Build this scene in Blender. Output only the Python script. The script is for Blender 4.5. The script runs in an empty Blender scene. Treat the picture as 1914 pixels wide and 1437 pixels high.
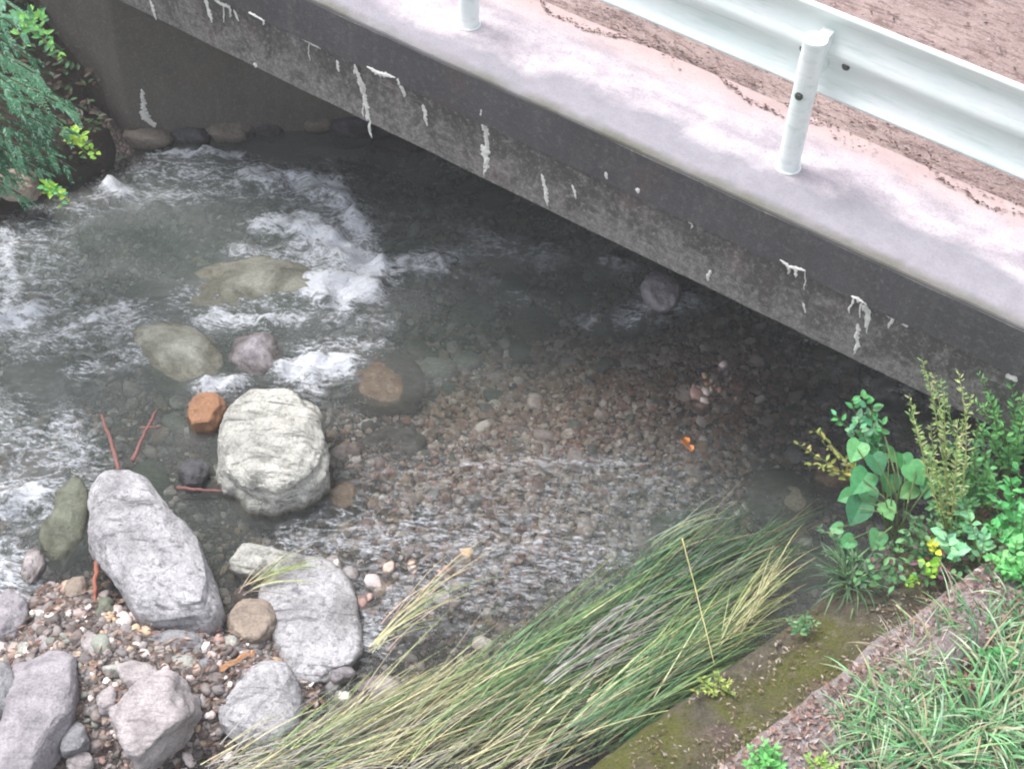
import bpy, math, random
import numpy as np
from mathutils import Vector, Matrix, noise, geometry
random.seed(7); rng = np.random.default_rng(7)
SC = bpy.context.scene; COL = SC.collection
PI = math.pi

# ---------------------------------------------------------------- camera, world, sun, exposure
H = 7.1
R = Matrix(((0.99837319, -0.05701732, 0.0), (0.04239979, 0.74242034, -0.66859127), (0.03812128, 0.6675036, 0.74363009)))
cd = bpy.data.cameras.new('camera'); cam = bpy.data.objects.new('camera', cd); COL.objects.link(cam)
cam.matrix_world = Matrix.Translation((0, 0, H)) @ R.to_4x4()
cd.sensor_width = 36; cd.lens = 36*2926.04/1914; cd.clip_start = .1; cd.clip_end = 600
SC.camera = cam
W_ = bpy.data.worlds.new('World'); SC.world = W_; W_.use_nodes = True
nt = W_.node_tree; bg = nt.nodes['Background']
sky = nt.nodes.new('ShaderNodeTexSky'); sky.sky_type = 'NISHITA'; sky.sun_disc = False
SUN_EL, SUN_AZ = math.radians(62), math.radians(-55)
sky.sun_elevation = SUN_EL; sky.sun_rotation = SUN_AZ; sky.dust_density = 4; sky.air_density = 1.0; sky.ozone_density = 1
hs = nt.nodes.new('ShaderNodeHueSaturation'); hs.inputs['Saturation'].default_value = .3
nt.links.new(sky.outputs[0], hs.inputs['Color']); nt.links.new(hs.outputs[0], bg.inputs[0])
bg.inputs[1].default_value = .15
sl = bpy.data.lights.new('sun', 'SUN'); sl.energy = 1.15; sl.angle = math.radians(24); sl.color = (1, .965, .94)
sun = bpy.data.objects.new('sun', sl); COL.objects.link(sun)
sd = Vector((math.sin(SUN_AZ)*math.cos(SUN_EL), math.cos(SUN_AZ)*math.cos(SUN_EL), math.sin(SUN_EL)))
sun.rotation_euler = sd.to_track_quat('Z', 'Y').to_euler(); sun.location = (0, 10, 30)
SC.view_settings.view_transform = 'Standard'; SC.view_settings.look = 'None'
SC.view_settings.exposure = 1.12; SC.view_settings.gamma = 1
SC.render.engine = 'CYCLES'; SC.cycles.filter_width = 2.0
SC.cycles.transparent_max_bounces = 16

# ---------------------------------------------------------------- helpers
F_ = 2926.04
def P(px, py, z=0.0):
    d = R @ Vector((px-957, -(py-718.5), -F_)); t = (z-H)/d.z
    return Vector((d.x*t, d.y*t, z))
def mpp(px, py, z=0.0):                      # metres per photo pixel at that point
    return (P(px, py, z)-Vector((0, 0, H))).length/F_

def tag(o, label=None, cat=None, group=None, kind=None):
    if label: o['label'] = label
    if cat: o['category'] = cat
    if group: o['group'] = group
    if kind: o['kind'] = kind
    return o
def thing(name, label, cat, loc=(0, 0, 0), rz=0, group=None):
    o = bpy.data.objects.new(name, None); COL.objects.link(o); o.location = loc; o.rotation_euler = (0, 0, rz)
    o.empty_display_size = .1
    return tag(o, label, cat, group)

class MB:
    def __init__(s): s.v = []; s.f = []; s.c = []
    def add(s, vs, fs, col=(1, 1, 1)):
        n = len(s.v); s.v += [tuple(v) for v in vs]; s.f += [tuple(i+n for i in f) for f in fs]
        if isinstance(col, list): s.c += col
        else: s.c += [col]*len(vs)
    def box(s, x0, x1, y0, y1, z0, z1, col=(1, 1, 1)):
        v = [(x, y, z) for z in (z0, z1) for y in (y0, y1) for x in (x0, x1)]
        s.add(v, [(0, 2, 3, 1), (4, 5, 7, 6), (0, 1, 5, 4), (2, 6, 7, 3), (0, 4, 6, 2), (1, 3, 7, 5)], col)
    def tube(s, pts, rad, seg=8, col=(1, 1, 1), cap=True):
        pts = [Vector(p) for p in pts]; n = len(pts)
        if not isinstance(rad, (list, tuple)): rad = [rad]*n
        vs = []; up = Vector((0.13, .21, 1)).normalized()
        for i, p in enumerate(pts):
            t = (pts[min(i+1, n-1)]-pts[max(i-1, 0)]).normalized()
            a = t.cross(up); a = a.normalized() if a.length > 1e-3 else Vector((1, 0, 0)); b = t.cross(a)
            for k in range(seg):
                w = 2*PI*k/seg; vs.append(p+(a*math.cos(w)+b*math.sin(w))*rad[i])
        fs = [(i*seg+k, i*seg+(k+1) % seg, (i+1)*seg+(k+1) % seg, (i+1)*seg+k) for i in range(n-1) for k in range(seg)]
        if cap: fs += [tuple(range(seg-1, -1, -1)), tuple(range((n-1)*seg, n*seg))]
        s.add(vs, fs, col)
    def build(s, name, mat, parent=None, smooth=False, bevel=0):
        me = bpy.data.meshes.new(name); me.from_pydata(s.v, [], s.f); me.materials.append(mat)
        ca = me.color_attributes.new('Col', 'FLOAT_COLOR', 'POINT')
        arr = np.ones((len(s.v), 4), np.float32); arr[:, :3] = np.array(s.c, np.float32).reshape(-1, 3)
        ca.data.foreach_set('color', arr.ravel())
        if smooth: me.polygons.foreach_set('use_smooth', [True]*len(me.polygons))
        o = bpy.data.objects.new(name, me); COL.objects.link(o)
        if parent: o.parent = parent
        if bevel:
            b = o.modifiers.new('bevel', 'BEVEL'); b.width = bevel; b.segments = 2; b.limit_method = 'ANGLE'
        return o

def np_mesh(name, V, Fc, mat, cols=None, attrs=None, smooth=True, parent=None):
    me = bpy.data.meshes.new(name); V = np.asarray(V, np.float32); Fc = np.asarray(Fc, np.int32)
    k = Fc.shape[1]
    me.vertices.add(len(V)); me.vertices.foreach_set('co', V.ravel())
    me.loops.add(Fc.size); me.loops.foreach_set('vertex_index', Fc.ravel())
    me.polygons.add(len(Fc)); me.polygons.foreach_set('loop_start', np.arange(0, Fc.size, k, dtype=np.int32))
    me.polygons.foreach_set('use_smooth', np.full(len(Fc), smooth))
    me.update(calc_edges=True); me.validate()
    if cols is not None:
        ca = me.color_attributes.new('Col', 'FLOAT_COLOR', 'POINT')
        a = np.ones((len(V), 4), np.float32); a[:, :3] = cols; ca.data.foreach_set('color', a.ravel())
    for n_, arr in (attrs or {}).items():
        at = me.attributes.new(n_, 'FLOAT', 'POINT'); at.data.foreach_set('value', np.asarray(arr, np.float32))
    me.materials.append(mat)
    o = bpy.data.objects.new(name, me); COL.objects.link(o)
    if parent: o.parent = parent
    return o

_tab = rng.random((256, 256)).astype(np.float64)
def vn(x, y):                                 # value noise, 0..1
    xi = np.floor(x).astype(int); yi = np.floor(y).astype(int); fx = x-xi; fy = y-yi
    fx = fx*fx*(3-2*fx); fy = fy*fy*(3-2*fy)
    g = lambda i, j: _tab[i % 256, j % 256]
    return (g(xi, yi)*(1-fx)+g(xi+1, yi)*fx)*(1-fy)+(g(xi, yi+1)*(1-fx)+g(xi+1, yi+1)*fx)*fy
def fbm(x, y, o=4):
    s = 0; a = .5
    for k in range(o): s = s+a*vn(x*2**k+17.3*k, y*2**k+9.1*k); a *= .5
    return s/(1-.5**o)
def sstep(a, b, x):
    t = np.clip((x-a)/(b-a), 0, 1); return t*t*(3-2*t)
def capsule(x, y, A, B, r):                   # gaussian falloff from a segment
    ax, ay, bx, by = A[0], A[1], B[0], B[1]; dx, dy = bx-ax, by-ay
    t = np.clip(((x-ax)*dx+(y-ay)*dy)/max(dx*dx+dy*dy, 1e-6), 0, 1)
    d2 = (x-ax-t*dx)**2+(y-ay-t*dy)**2
    return np.exp(-d2/(r*r))

# ---------------------------------------------------------------- materials
class NT:
    def __init__(s, name):
        s.m = bpy.data.materials.new(name); s.m.use_nodes = True; s.t = s.m.node_tree; s.t.nodes.clear()
        s.out = s.n('ShaderNodeOutputMaterial')
    def n(s, ty, **k):
        o = s.t.nodes.new(ty)
        for a, b in k.items(): setattr(o, a, b)
        return o
    def set(s, sock, v):
        if isinstance(v, bpy.types.NodeSocket): s.t.links.new(v, sock)
        elif isinstance(v, (tuple, list)) and len(v) == 3 and sock.type == 'RGBA': sock.default_value = (*v, 1)
        else: sock.default_value = v
    def coord(s, kind='Object', scale=(1, 1, 1), rot=(0, 0, 0)):
        tc = s.n('ShaderNodeTexCoord'); mp = s.n('ShaderNodeMapping'); s.t.links.new(tc.outputs[kind], mp.inputs[0])
        mp.inputs['Scale'].default_value = scale; mp.inputs['Rotation'].default_value = rot
        return mp.outputs[0]
    def noise(s, vec, scale, detail=6, rough=.6, dist=0):
        o = s.n('ShaderNodeTexNoise'); s.set(o.inputs['Vector'], vec); o.inputs['Scale'].default_value = scale
        o.inputs['Detail'].default_value = detail; o.inputs['Roughness'].default_value = rough; o.inputs['Distortion'].default_value = dist
        return o.outputs['Fac']
    def vor(s, vec, scale, feature='F1', out='Color', rnd=1):
        o = s.n('ShaderNodeTexVoronoi', feature=feature); s.set(o.inputs['Vector'], vec); o.inputs['Scale'].default_value = scale
        o.inputs['Randomness'].default_value = rnd
        return o.outputs[out]
    def ramp(s, f, stops, interp='LINEAR'):
        o = s.n('ShaderNodeValToRGB'); s.set(o.inputs[0], f); e = o.color_ramp.elements; o.color_ramp.interpolation = interp
        while len(e) < len(stops): e.new(.5)
        for k, (p, c) in enumerate(stops):
            e[k].position = p; e[k].color = (*c, 1) if isinstance(c, tuple) else (c, c, c, 1)
        return o.outputs[0]
    def mix(s, f, a, b, mode='MIX'):
        o = s.n('ShaderNodeMix', data_type='RGBA', blend_type=mode); s.set(o.inputs[0], f); s.set(o.inputs[6], a); s.set(o.inputs[7], b)
        return o.outputs[2]
    def math(s, op, a, b=0, c=None):
        o = s.n('ShaderNodeMath', operation=op); s.set(o.inputs[0], a); s.set(o.inputs[1], b)
        if c is not None: s.set(o.inputs[2], c)
        return o.outputs[0]
    def sep(s, vec):
        o = s.n('ShaderNodeSeparateXYZ'); s.set(o.inputs[0], vec); return o.outputs
    def attr(s, name, out='Fac'):
        o = s.n('ShaderNodeAttribute', attribute_name=name); return o.outputs[out]
    def bump(s, h, strength=.5, dist=.01):
        o = s.n('ShaderNodeBump'); s.set(o.inputs['Height'], h); o.inputs['Strength'].default_value = strength
        o.inputs['Distance'].default_value = dist; return o.outputs[0]
    def bsdf(s, col, rough=.8, bump=None, spec=.3, metal=0):
        o = s.n('ShaderNodeBsdfPrincipled'); s.set(o.inputs['Base Color'], col); s.set(o.inputs['Roughness'], rough)
        s.set(o.inputs['Specular IOR Level'], spec); o.inputs['Metallic'].default_value = metal
        if bump is not None: s.set(o.inputs['Normal'], bump)
        return o.outputs[0]
    def finish(s, sh): s.t.links.new(sh, s.out.inputs[0]); return s.m

def m_leaf(name, trans=.3, rough=.45, lo=1.0, hi=1.55):
    k = NT(name); c = k.attr('Col', 'Color'); nz = k.noise(k.coord(), 40, 3)
    c2 = k.mix(1, c, k.ramp(nz, [(.3, lo), (.7, hi)]), 'MULTIPLY'); br_ = k.ramp(k.noise(k.coord(), 23, 4, .7), [(.62, 0.0), (.70, .6)]); c2 = k.mix(br_, c2, (.30, .26, .10))
    a = k.bsdf(c2, rough, spec=.4); t = k.n('ShaderNodeBsdfTranslucent'); k.set(t.inputs[0], c2)
    m = k.n('ShaderNodeMixShader'); m.inputs[0].default_value = trans
    k.t.links.new(a, m.inputs[1]); k.t.links.new(t.outputs[0], m.inputs[2]); return k.finish(m.outputs[0])
M = {}
M['leaf'] = m_leaf('leaf_green'); M['blade'] = m_leaf('grass_blade', .2, .4, .95, 1.4); M['reed'] = m_leaf('reed_blade', .15, .45, .62, 1.18)
def m_col(name, rough=.8, bs=60, bd=.004, var=(.7, 1.25)):
    k = NT(name); c = k.attr('Col', 'Color'); v = k.coord(); nz = k.noise(v, bs, 6, .65)
    c2 = k.mix(1, c, k.ramp(nz, [(.3, var[0]), (.7, var[1])]), 'MULTIPLY')
    return k.finish(k.bsdf(c2, rough, k.bump(nz, .6, bd), .3))
M['pebble'] = m_col('pebble', .6, 45, .004); M['wood'] = m_col('dead_wood', .7, 70, .004); M['litter'] = m_col('leaf_litter', .8, 60, .002)

def m_rock(name, light, dark, spot=(.08, .08, .085), moss=None, scale=14, crack=.5):
    k = NT(name); v = k.coord(); a = k.noise(v, 3.2, 8, .62, .4); b = k.noise(v, scale, 8, .7); f = k.noise(v, 70, 4, .7)
    c = k.ramp(a, [(.32, dark), (.56, light)])
    sp = k.ramp(b, [(.36, 1.0), (.47, 0.0)]); c = k.mix(k.math('MULTIPLY', sp, crack), c, spot)
    c = k.mix(1, c, k.ramp(f, [(.3, .72), (.7, 1.22)]), 'MULTIPLY')
    wv = k.n('ShaderNodeTexWave', wave_type='BANDS'); k.set(wv.inputs[0], k.coord(rot=(.4, .9, .6))); wv.inputs['Scale'].default_value = 5
    wv.inputs['Distortion'].default_value = 14; wv.inputs['Detail'].default_value = 5; wv.inputs['Detail Scale'].default_value = 2.2
    c = k.mix(k.math('MULTIPLY', k.ramp(wv.outputs[1], [(.03, 1.0), (.12, 0.0)]), crack*.45), c, tuple(x*.55 for x in dark))
    st = k.noise(k.coord(scale=(2.2, 11, 11), rot=(0, 0, .35+len(name)*1.9)), 1.6, 6, .7, .5); c = k.mix(k.math('MULTIPLY', k.ramp(st, [(.36, 1.0), (.45, 0.0)]), min(1, crack*1.1)), c, tuple(x*.42 for x in dark))
    # wet, darker band at and below the water line (world height)
    g = k.n('ShaderNodeNewGeometry'); z = k.sep(g.outputs['Position'])[2]
    wet = k.math('ADD', z, k.math('MULTIPLY', k.math('SUBTRACT', a, .5), .12))
    w = k.ramp(wet, [(.015, 1.0), (.07, 0.0)])
    c = k.mix(w, c, k.mix(1, c, (.42, .40, .36), 'MULTIPLY'))
    if moss: c = k.mix(k.math('MULTIPLY', k.ramp(k.noise(v, 5, 5), [(.5, 0.0), (.6, 1.0)]), .8), c, moss)
    rg = k.ramp(w, [(0, .75), (1, .25)])
    hgt = k.math('ADD', k.math('MULTIPLY', a, 1.5), k.math('ADD', k.math('ADD', b, k.math('MULTIPLY', st, 1.6)), k.math('MULTIPLY', f, .3)))
    return k.finish(k.bsdf(c, rg, k.bump(hgt, .8, .02), .35))
M['r_white'] = m_rock('rock_white', (.58, .575, .53), (.27, .27, .25), spot=(.12, .12, .10), crack=.7)
M['r_speck'] = m_rock('rock_speckled', (.54, .53, .555), (.25, .25, .26), spot=(.13, .12, .14), scale=22, crack=.7)
M['r_grey'] = m_rock('rock_grey', (.36, .36, .38), (.17, .17, .18), crack=.35)
M['r_lilac'] = m_rock('rock_lilac', (.42, .39, .42), (.23, .215, .24), crack=.3, scale=18)
M['r_pink'] = m_rock('rock_pinkish', (.54, .49, .50), (.29, .26, .26), crack=.4)
M['r_tan'] = m_rock('rock_tan', (.40, .33, .27), (.24, .19, .16), crack=.25)
M['r_sub'] = m_rock('rock_drowned', (.44, .45, .40), (.26, .28, .24), crack=.3)
M['r_brown'] = m_rock('rock_brown', (.27, .235, .20), (.16, .14, .12), crack=.25)
M['r_orange'] = m_rock('rock_orange', (.42, .22, .12), (.26, .14, .09), crack=.2)
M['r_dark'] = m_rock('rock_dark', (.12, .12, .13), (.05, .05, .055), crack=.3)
M['r_green'] = m_rock('rock_greenish', (.23, .25, .19), (.12, .13, .10), crack=.3)

def m_fascia(name, base, light, pink, amt):
    k = NT(name); v = k.coord(); a = k.noise(v, 1.3, 6, .6); b = k.noise(v, 30, 6, .75); s = k.noise(k.coord(scale=(9, 9, .8)), 1.6, 5, .6)
    c = k.mix(k.ramp(a, [(.35, 0.0), (.65, 1.0)]), base, tuple(x*1.5 for x in base))
    c = k.mix(k.math('MULTIPLY', k.ramp(s, [(.5, 0.0), (.7, 1.0)]), .35*amt), c, light)
    c = k.mix(k.math('MULTIPLY', k.ramp(b, [(.52, 0.0), (.66, 1.0)]), amt), c, light)
    c = k.mix(k.math('MULTIPLY', k.ramp(k.noise(v, 2.3, 3), [(.56, 0.0), (.66, 1.0)]), .6*amt), c, pink)
    if amt > .6:
        bl = k.math('ADD', k.noise(v, 4.5, 7, .75, .8), k.math('MULTIPLY', k.math('SUBTRACT', 1.46, k.sep(v)[2]), .5))
        c = k.mix(k.math('MULTIPLY', k.ramp(bl, [(.44, 0.0), (.56, 1.0)]), k.ramp(b, [(.35, .15), (.6, .8)])), c, light)
    c = k.mix(k.ramp(k.noise(v, 90, 3), [(.3, .5), (.7, 0.0)]), c, tuple(x*.5 for x in base))
    return k.finish(k.bsdf(c, .9, k.bump(k.math('ADD', b, a), .7, .012), .2))
M['lip'] = m_fascia('stained_concrete', (.088, .086, .092), (.24, .23, .225), (.17, .12, .11), .59)
M['beam'] = m_fascia('weathered_beam', (.095, .091, .088), (.40, .38, .37), (.22, .14, .14), .8)
M['abut'] = m_fascia('damp_concrete', (.135, .125, .11), (.27, .25, .23), (.17, .14, .085), .58)
def m_deck():
    k = NT('deck_concrete'); v = k.coord(); s = k.sep(v); n1 = k.noise(v, 1.1, 6, .6, .5); n2 = k.noise(v, 12, 8, .7); n3 = k.noise(v, 70, 5, .7)
    # dirt lies along the outer edge (local y small)
    e = k.math('SUBTRACT', k.math('MULTIPLY', n1, .75), s[1]); e = k.math('ADD', e, k.math('MULTIPLY', s[0], .035)); dirt = k.ramp(e, [(-.04, 0.0), (.13, 1.0)])
    c = k.mix(k.ramp(n2, [(.35, 0.0), (.65, 1.0)]), (.50, .44, .48), (.70, .63, .66))
    c = k.mix(k.ramp(k.noise(k.coord(scale=(1, 2.5, 1)), 2.6, 6, .65), [(.38, .7), (.54, 0.0)]), c, (.36, .32, .36))
    c = k.mix(k.math('MULTIPLY', dirt, .92), c, k.mix(n2, (.20, .195, .22), (.34, .33, .37)))
    edge = k.ramp(k.math('ADD', s[1], k.math('MULTIPLY', n2, .05)), [(.03, 1.0), (.085, 0.0)])
    c = k.mix(k.math('MULTIPLY', edge, k.ramp(n1, [(.35, .2), (.6, .9)])), c, (.13, .13, .095))
    c = k.mix(k.ramp(n3, [(.25, .7), (.5, 0.0)]), c, (.22, .2, .22))
    br = k.ramp(k.math('ADD', s[1], k.math('MULTIPLY', n2, .3)), [(.66, 0.0), (.86, 1.0)]); c = k.mix(k.math('MULTIPLY', br, .75), c, (.42, .30, .28))
    return k.finish(k.bsdf(c, .9, k.bump(k.math('ADD', n2, n3), .6, .01), .2))
M['deck'] = m_deck()
def m_road():
    k = NT('road_surface'); v = k.coord(); n1 = k.noise(v, 1.6, 6, .65, .6); n2 = k.noise(k.coord(scale=(1, 3.2, 1)), 9, 7, .7, .4); n3 = k.noise(v, 80, 4, .7)
    c = k.mix(k.ramp(n1, [(.35, 0.0), (.65, 1.0)]), (.23, .165, .155), (.35, .27, .25))
    c = k.mix(k.ramp(n2, [(.40, .8), (.5, 0.0)]), c, (.14, .09, .08))
    c = k.mix(k.ramp(n3, [(.5, 0.0), (.72, .7)]), c, (.46, .38, .38))
    cr = k.math('ABSOLUTE', k.math('SUBTRACT', k.noise(k.coord(scale=(.7, 2.6, 1)), 1.3, 6, .6, 1.2), .5))
    c = k.mix(k.ramp(cr, [(.004, 0.6), (.012, 0.0)]), c, (.06, .045, .05))
    return k.finish(k.bsdf(c, .9, k.bump(k.math('ADD', n2, n3), .7, .01), .2))
M['road'] = m_road()
def m_plain(name, c, rough=.6, metal=0, var=.15, sc=8):
    k = NT(name); n = k.noise(k.coord(), sc, 6, .65)
    cc = k.mix(1, c, k.ramp(n, [(.3, 1-var), (.7, 1+var*.5)]), 'MULTIPLY')
    return k.finish(k.bsdf(cc, rough, k.bump(n, .15, .003), .4, metal))
def m_paint():
    k = NT('white_paint'); v = k.coord(); n = k.noise(v, 3, 6, .6); s = k.noise(k.coord(scale=(.6, 6, 6)), 4, 5, .7); d = k.noise(v, 45, 4, .7)
    c = k.mix(k.ramp(n, [(.35, 0.0), (.65, 1.0)]), (.77, .85, .83), (.86, .89, .88))
    c = k.mix(k.ramp(s, [(.50, 0.0), (.70, .55)]), c, (.50, .60, .57)); c = k.mix(k.ramp(d, [(.66, 0.0), (.74, .6)]), c, (.50, .54, .52))
    return k.finish(k.bsdf(c, .38, None, .45))
M['paint'] = m_paint()
M['bolt'] = m_plain('rusty_bolt', (.10, .11, .10), .6, .3); M['crust'] = m_plain('mineral_crust', (.80, .79, .76), .8, 0, .3, 30)

def m_bed():
    k = NT('riverbed'); v = k.coord(); cells = k.vor(v, 24); e = k.vor(v, 24, 'DISTANCE_TO_EDGE', 'Distance'); n = k.noise(v, 1.2, 5)
    cc = k.ramp(k.sep(cells)[0], [(0, (.10, .085, .08)), (.4, (.22, .18, .16)), (.75, (.33, .27, .25)), (1, (.5, .44, .42))])
    c = k.mix(k.ramp(e, [(0, .85), (.12, 0.0)]), cc, (.04, .035, .03)); c = k.mix(k.ramp(n, [(.4, 0.0), (.65, .5)]), c, (.22, .17, .15))
    b = k.ramp(e, [(0, 0.0), (.3, 1.0)]); f = k.noise(v, 60, 4)
    c = k.mix(1, c, k.ramp(f, [(.3, .65), (.7, 1.25)]), 'MULTIPLY')
    return k.finish(k.bsdf(c, .8, k.bump(k.math('ADD', b, k.math('MULTIPLY', f, .3)), .8, .02), .3))
M['bed'] = m_bed()
def m_soil():
    k = NT('soil'); v = k.coord(); a = k.noise(v, 3, 7, .65); b = k.noise(v, 35, 6, .75)
    c = k.mix(k.ramp(a, [(.35, 0.0), (.65, 1.0)]), (.09, .065, .05), (.20, .15, .13)); c = k.mix(k.ramp(b, [(.5, 0.0), (.68, .8)]), c, (.40, .32, .32))
    c = k.mix(k.ramp(k.noise(v, 1.7, 4), [(.5, 0.0), (.62, .5)]), c, (.05, .075, .03)); c = k.mix(k.ramp(k.math('MULTIPLY', k.sep(v)[0], -.2), [(.40, 0.0), (.52, .85)]), c, (.05, .045, .035))
    return k.finish(k.bsdf(c, .95, k.bump(k.math('ADD', a, b), .8, .03), .15))
M['soil'] = m_soil()
def m_ledge():
    k = NT('mossy_concrete'); v = k.coord(); a = k.noise(v, 1.8, 6, .6, .6); b = k.noise(v, 13, 7, .7); f = k.noise(v, 70, 4, .7)
    c = k.mix(k.ramp(b, [(.35, 0.0), (.65, 1.0)]), (.055, .049, .036), (.13, .115, .085))
    c = k.mix(k.ramp(a, [(.44, 0.0), (.58, .85)]), c, (.095, .10, .022)); c = k.mix(k.ramp(b, [(.58, 0.0), (.7, .6)]), c, (.23, .2, .18))
    c = k.mix(k.ramp(k.noise(v, 3.1, 4), [(.56, 0.0), (.66, .6)]), c, (.13, .09, .085))
    c = k.mix(1, c, k.ramp(f, [(.3, .7), (.7, 1.3)]), 'MULTIPLY')
    zz = k.sep(v)[2]; up = k.ramp(k.math('ADD', zz, k.math('MULTIPLY', b, .08)), [(.955, 0.0), (1.01, 1.0)])
    c = k.mix(up, c, k.mix(k.ramp(b, [(.35, 0.0), (.62, 1.0)]), (.16, .125, .11), (.36, .32, .33)))
    return k.finish(k.bsdf(c, .9, k.bump(k.math('ADD', b, f), .8, .02), .2))
M['ledge'] = m_ledge()
def m_water():
    k = NT('stream_water'); foam = k.attr('foam'); dep = k.attr('depth')
    v1 = k.coord(scale=(1.0, 2.6, 1)); n1 = k.noise(v1, 4.5, 7, .62, .9); n2 = k.noise(k.coord(scale=(1, 2.8, 1)), 16, 6, .65, .6); n3 = k.noise(k.coord(scale=(1, 2.0, 1)), 42, 4, .7)
    hgt = k.math('ADD', k.math('MULTIPLY', n1, 1.0), k.math('ADD', k.math('MULTIPLY', n2, .65), k.math('MULTIPLY', n3, .22)))
    bmp = k.bump(hgt, .9, .055)
    tr = k.n('ShaderNodeBsdfTransparent')
    tint = k.mix(k.ramp(dep, [(0, 0.0), (.45, 1.0)]), (.98, .98, .96), (.66, .76, .70)); k.set(tr.inputs[0], tint)
    df = k.n('ShaderNodeBsdfDiffuse')
    milky = k.mix(k.ramp(k.noise(k.coord(scale=(1, 1.8, 1)), 1.6, 4, .5), [(.35, 0.0), (.65, 1.0)]), (.15, .19, .17), (.30, .33, .32)); k.set(df.inputs[0], milky)
    body = k.n('ShaderNodeMixShader'); k.set(body.inputs[0], k.ramp(dep, [(.0, .03), (.12, .10), (.5, .46)]))
    k.t.links.new(tr.outputs[0], body.inputs[1]); k.t.links.new(df.outputs[0], body.inputs[2])
    gl = k.n('ShaderNodeBsdfGlossy'); gl.inputs['Roughness'].default_value = .07; k.set(gl.inputs['Normal'], bmp)
    fr = k.n('ShaderNodeFresnel'); fr.inputs['IOR'].default_value = 1.5; k.set(fr.inputs['Normal'], bmp)
    wm = k.n('ShaderNodeMixShader'); k.t.links.new(fr.outputs[0], wm.inputs[0]); k.t.links.new(body.outputs[0], wm.inputs[1]); k.t.links.new(gl.outputs[0], wm.inputs[2])
    # foam and painted glint streaks: mask attribute broken up by stretched noise
    rdg = lambda n_, p_: k.math('POWER', k.math('SUBTRACT', 1.0, k.math('MULTIPLY', k.math('ABSOLUTE', k.math('SUBTRACT', n_, .5)), 3.2)), p_)
    w1 = k.noise(k.coord(scale=(1, 2.1, 1)), 4.5, 6, .62, 1.2); w2 = k.noise(k.coord(scale=(1, 2.0, 1)), 13, 5, .65, .6)
    fn = k.math('ADD', k.math('MULTIPLY', rdg(w1, 1.4), .34), k.math('MULTIPLY', rdg(w2, 1.2), .14)); fn = k.math('ADD', fn, k.math('MULTIPLY', n2, .55)); fn = k.math('ADD', fn, k.math('MULTIPLY', n3, .4))
    fa = k.math('SUBTRACT', k.math('ADD', k.math('MULTIPLY', foam, .85), k.math('MULTIPLY', k.math('SUBTRACT', fn, .80), 3.0)), .20)
    ff = k.math('MULTIPLY', k.ramp(fa, [(.05, 0.0), (.35, .17), (.95, .96)]), k.ramp(foam, [(.02, 0.0), (.16, 1.0)]))
    fd = k.bsdf((.74, .77, .83), .7, bmp, .3)
    mx = k.n('ShaderNodeMixShader'); k.set(mx.inputs[0], ff); k.t.links.new(wm.outputs[0], mx.inputs[1]); k.t.links.new(fd, mx.inputs[2])
    return k.finish(mx.outputs[0])
M['water'] = m_water()

# ---------------------------------------------------------------- terrain functions
FX, FY = 1.163, 5.926                          # point of the bridge face in plan
BX = Vector((.84564506, -.53374566, 0)); BN = Vector((.53374566, .84564506, 0))
S0 = (1.64, 3.92); SN = (-.6585, .7526); SD = (.7526, .6585)
def sc(x, y): return (x-S0[0])*SN[0]+(y-S0[1])*SN[1]
def bed_z(x, y):
    z = -.27+.10*(fbm(x*.9+3, y*.9+8, 4)-.5)*2
    def bump(px, py, r, h): 
        p = P(px, py); return h*capsule(x, y, p, p, r)
    z = z+.18*capsule(x, y, P(720, 840), P(1380, 740), .85)
    z = z+bump(60, 1330, .75, .34)+bump(330, 1290, .5, .30)+bump(120, 1150, .35, .17)
    z = z+.19*capsule(x, y, P(500, 1330), P(950, 1300), .45)
    z = z+.14*capsule(x, y, P(560, 1130), P(1000, 1050), .42)
    z = z-.12*capsule(x, y, P(150, 450), P(1100, 460), .7)
    s = sc(x, y)
    z = z+sstep(.75, .30, s)*.22               # shallow at the near wall
    u = (x-FX)*BN.x+(y-FY)*BN.y
    z = z+sstep(5.75, 6.5, s)*.55*sstep(.3, -.1, u)              # far bank toe
    return z+.035*(fbm(x*7, y*7, 3)-.5)*2

# riverbed: finely meshed sheet
def grid(x0, x1, y0, y1, st):
    nx = int((x1-x0)/st)+1; ny = int((y1-y0)/st)+1
    X, Y = np.meshgrid(np.linspace(x0, x1, nx), np.linspace(y0, y1, ny))
    i = (np.arange(ny-1)[:, None]*nx+np.arange(nx-1)[None, :]).ravel()
    return X.ravel(), Y.ravel(), np.stack([i, i+1, i+nx+1, i+nx], 1)
X, Y, Fq = grid(-8, 6, 1.5, 15, .04)
tag(np_mesh('riverbed', np.stack([X, Y, bed_z(X, Y)], 1), Fq, M['bed']), kind='structure')

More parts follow.
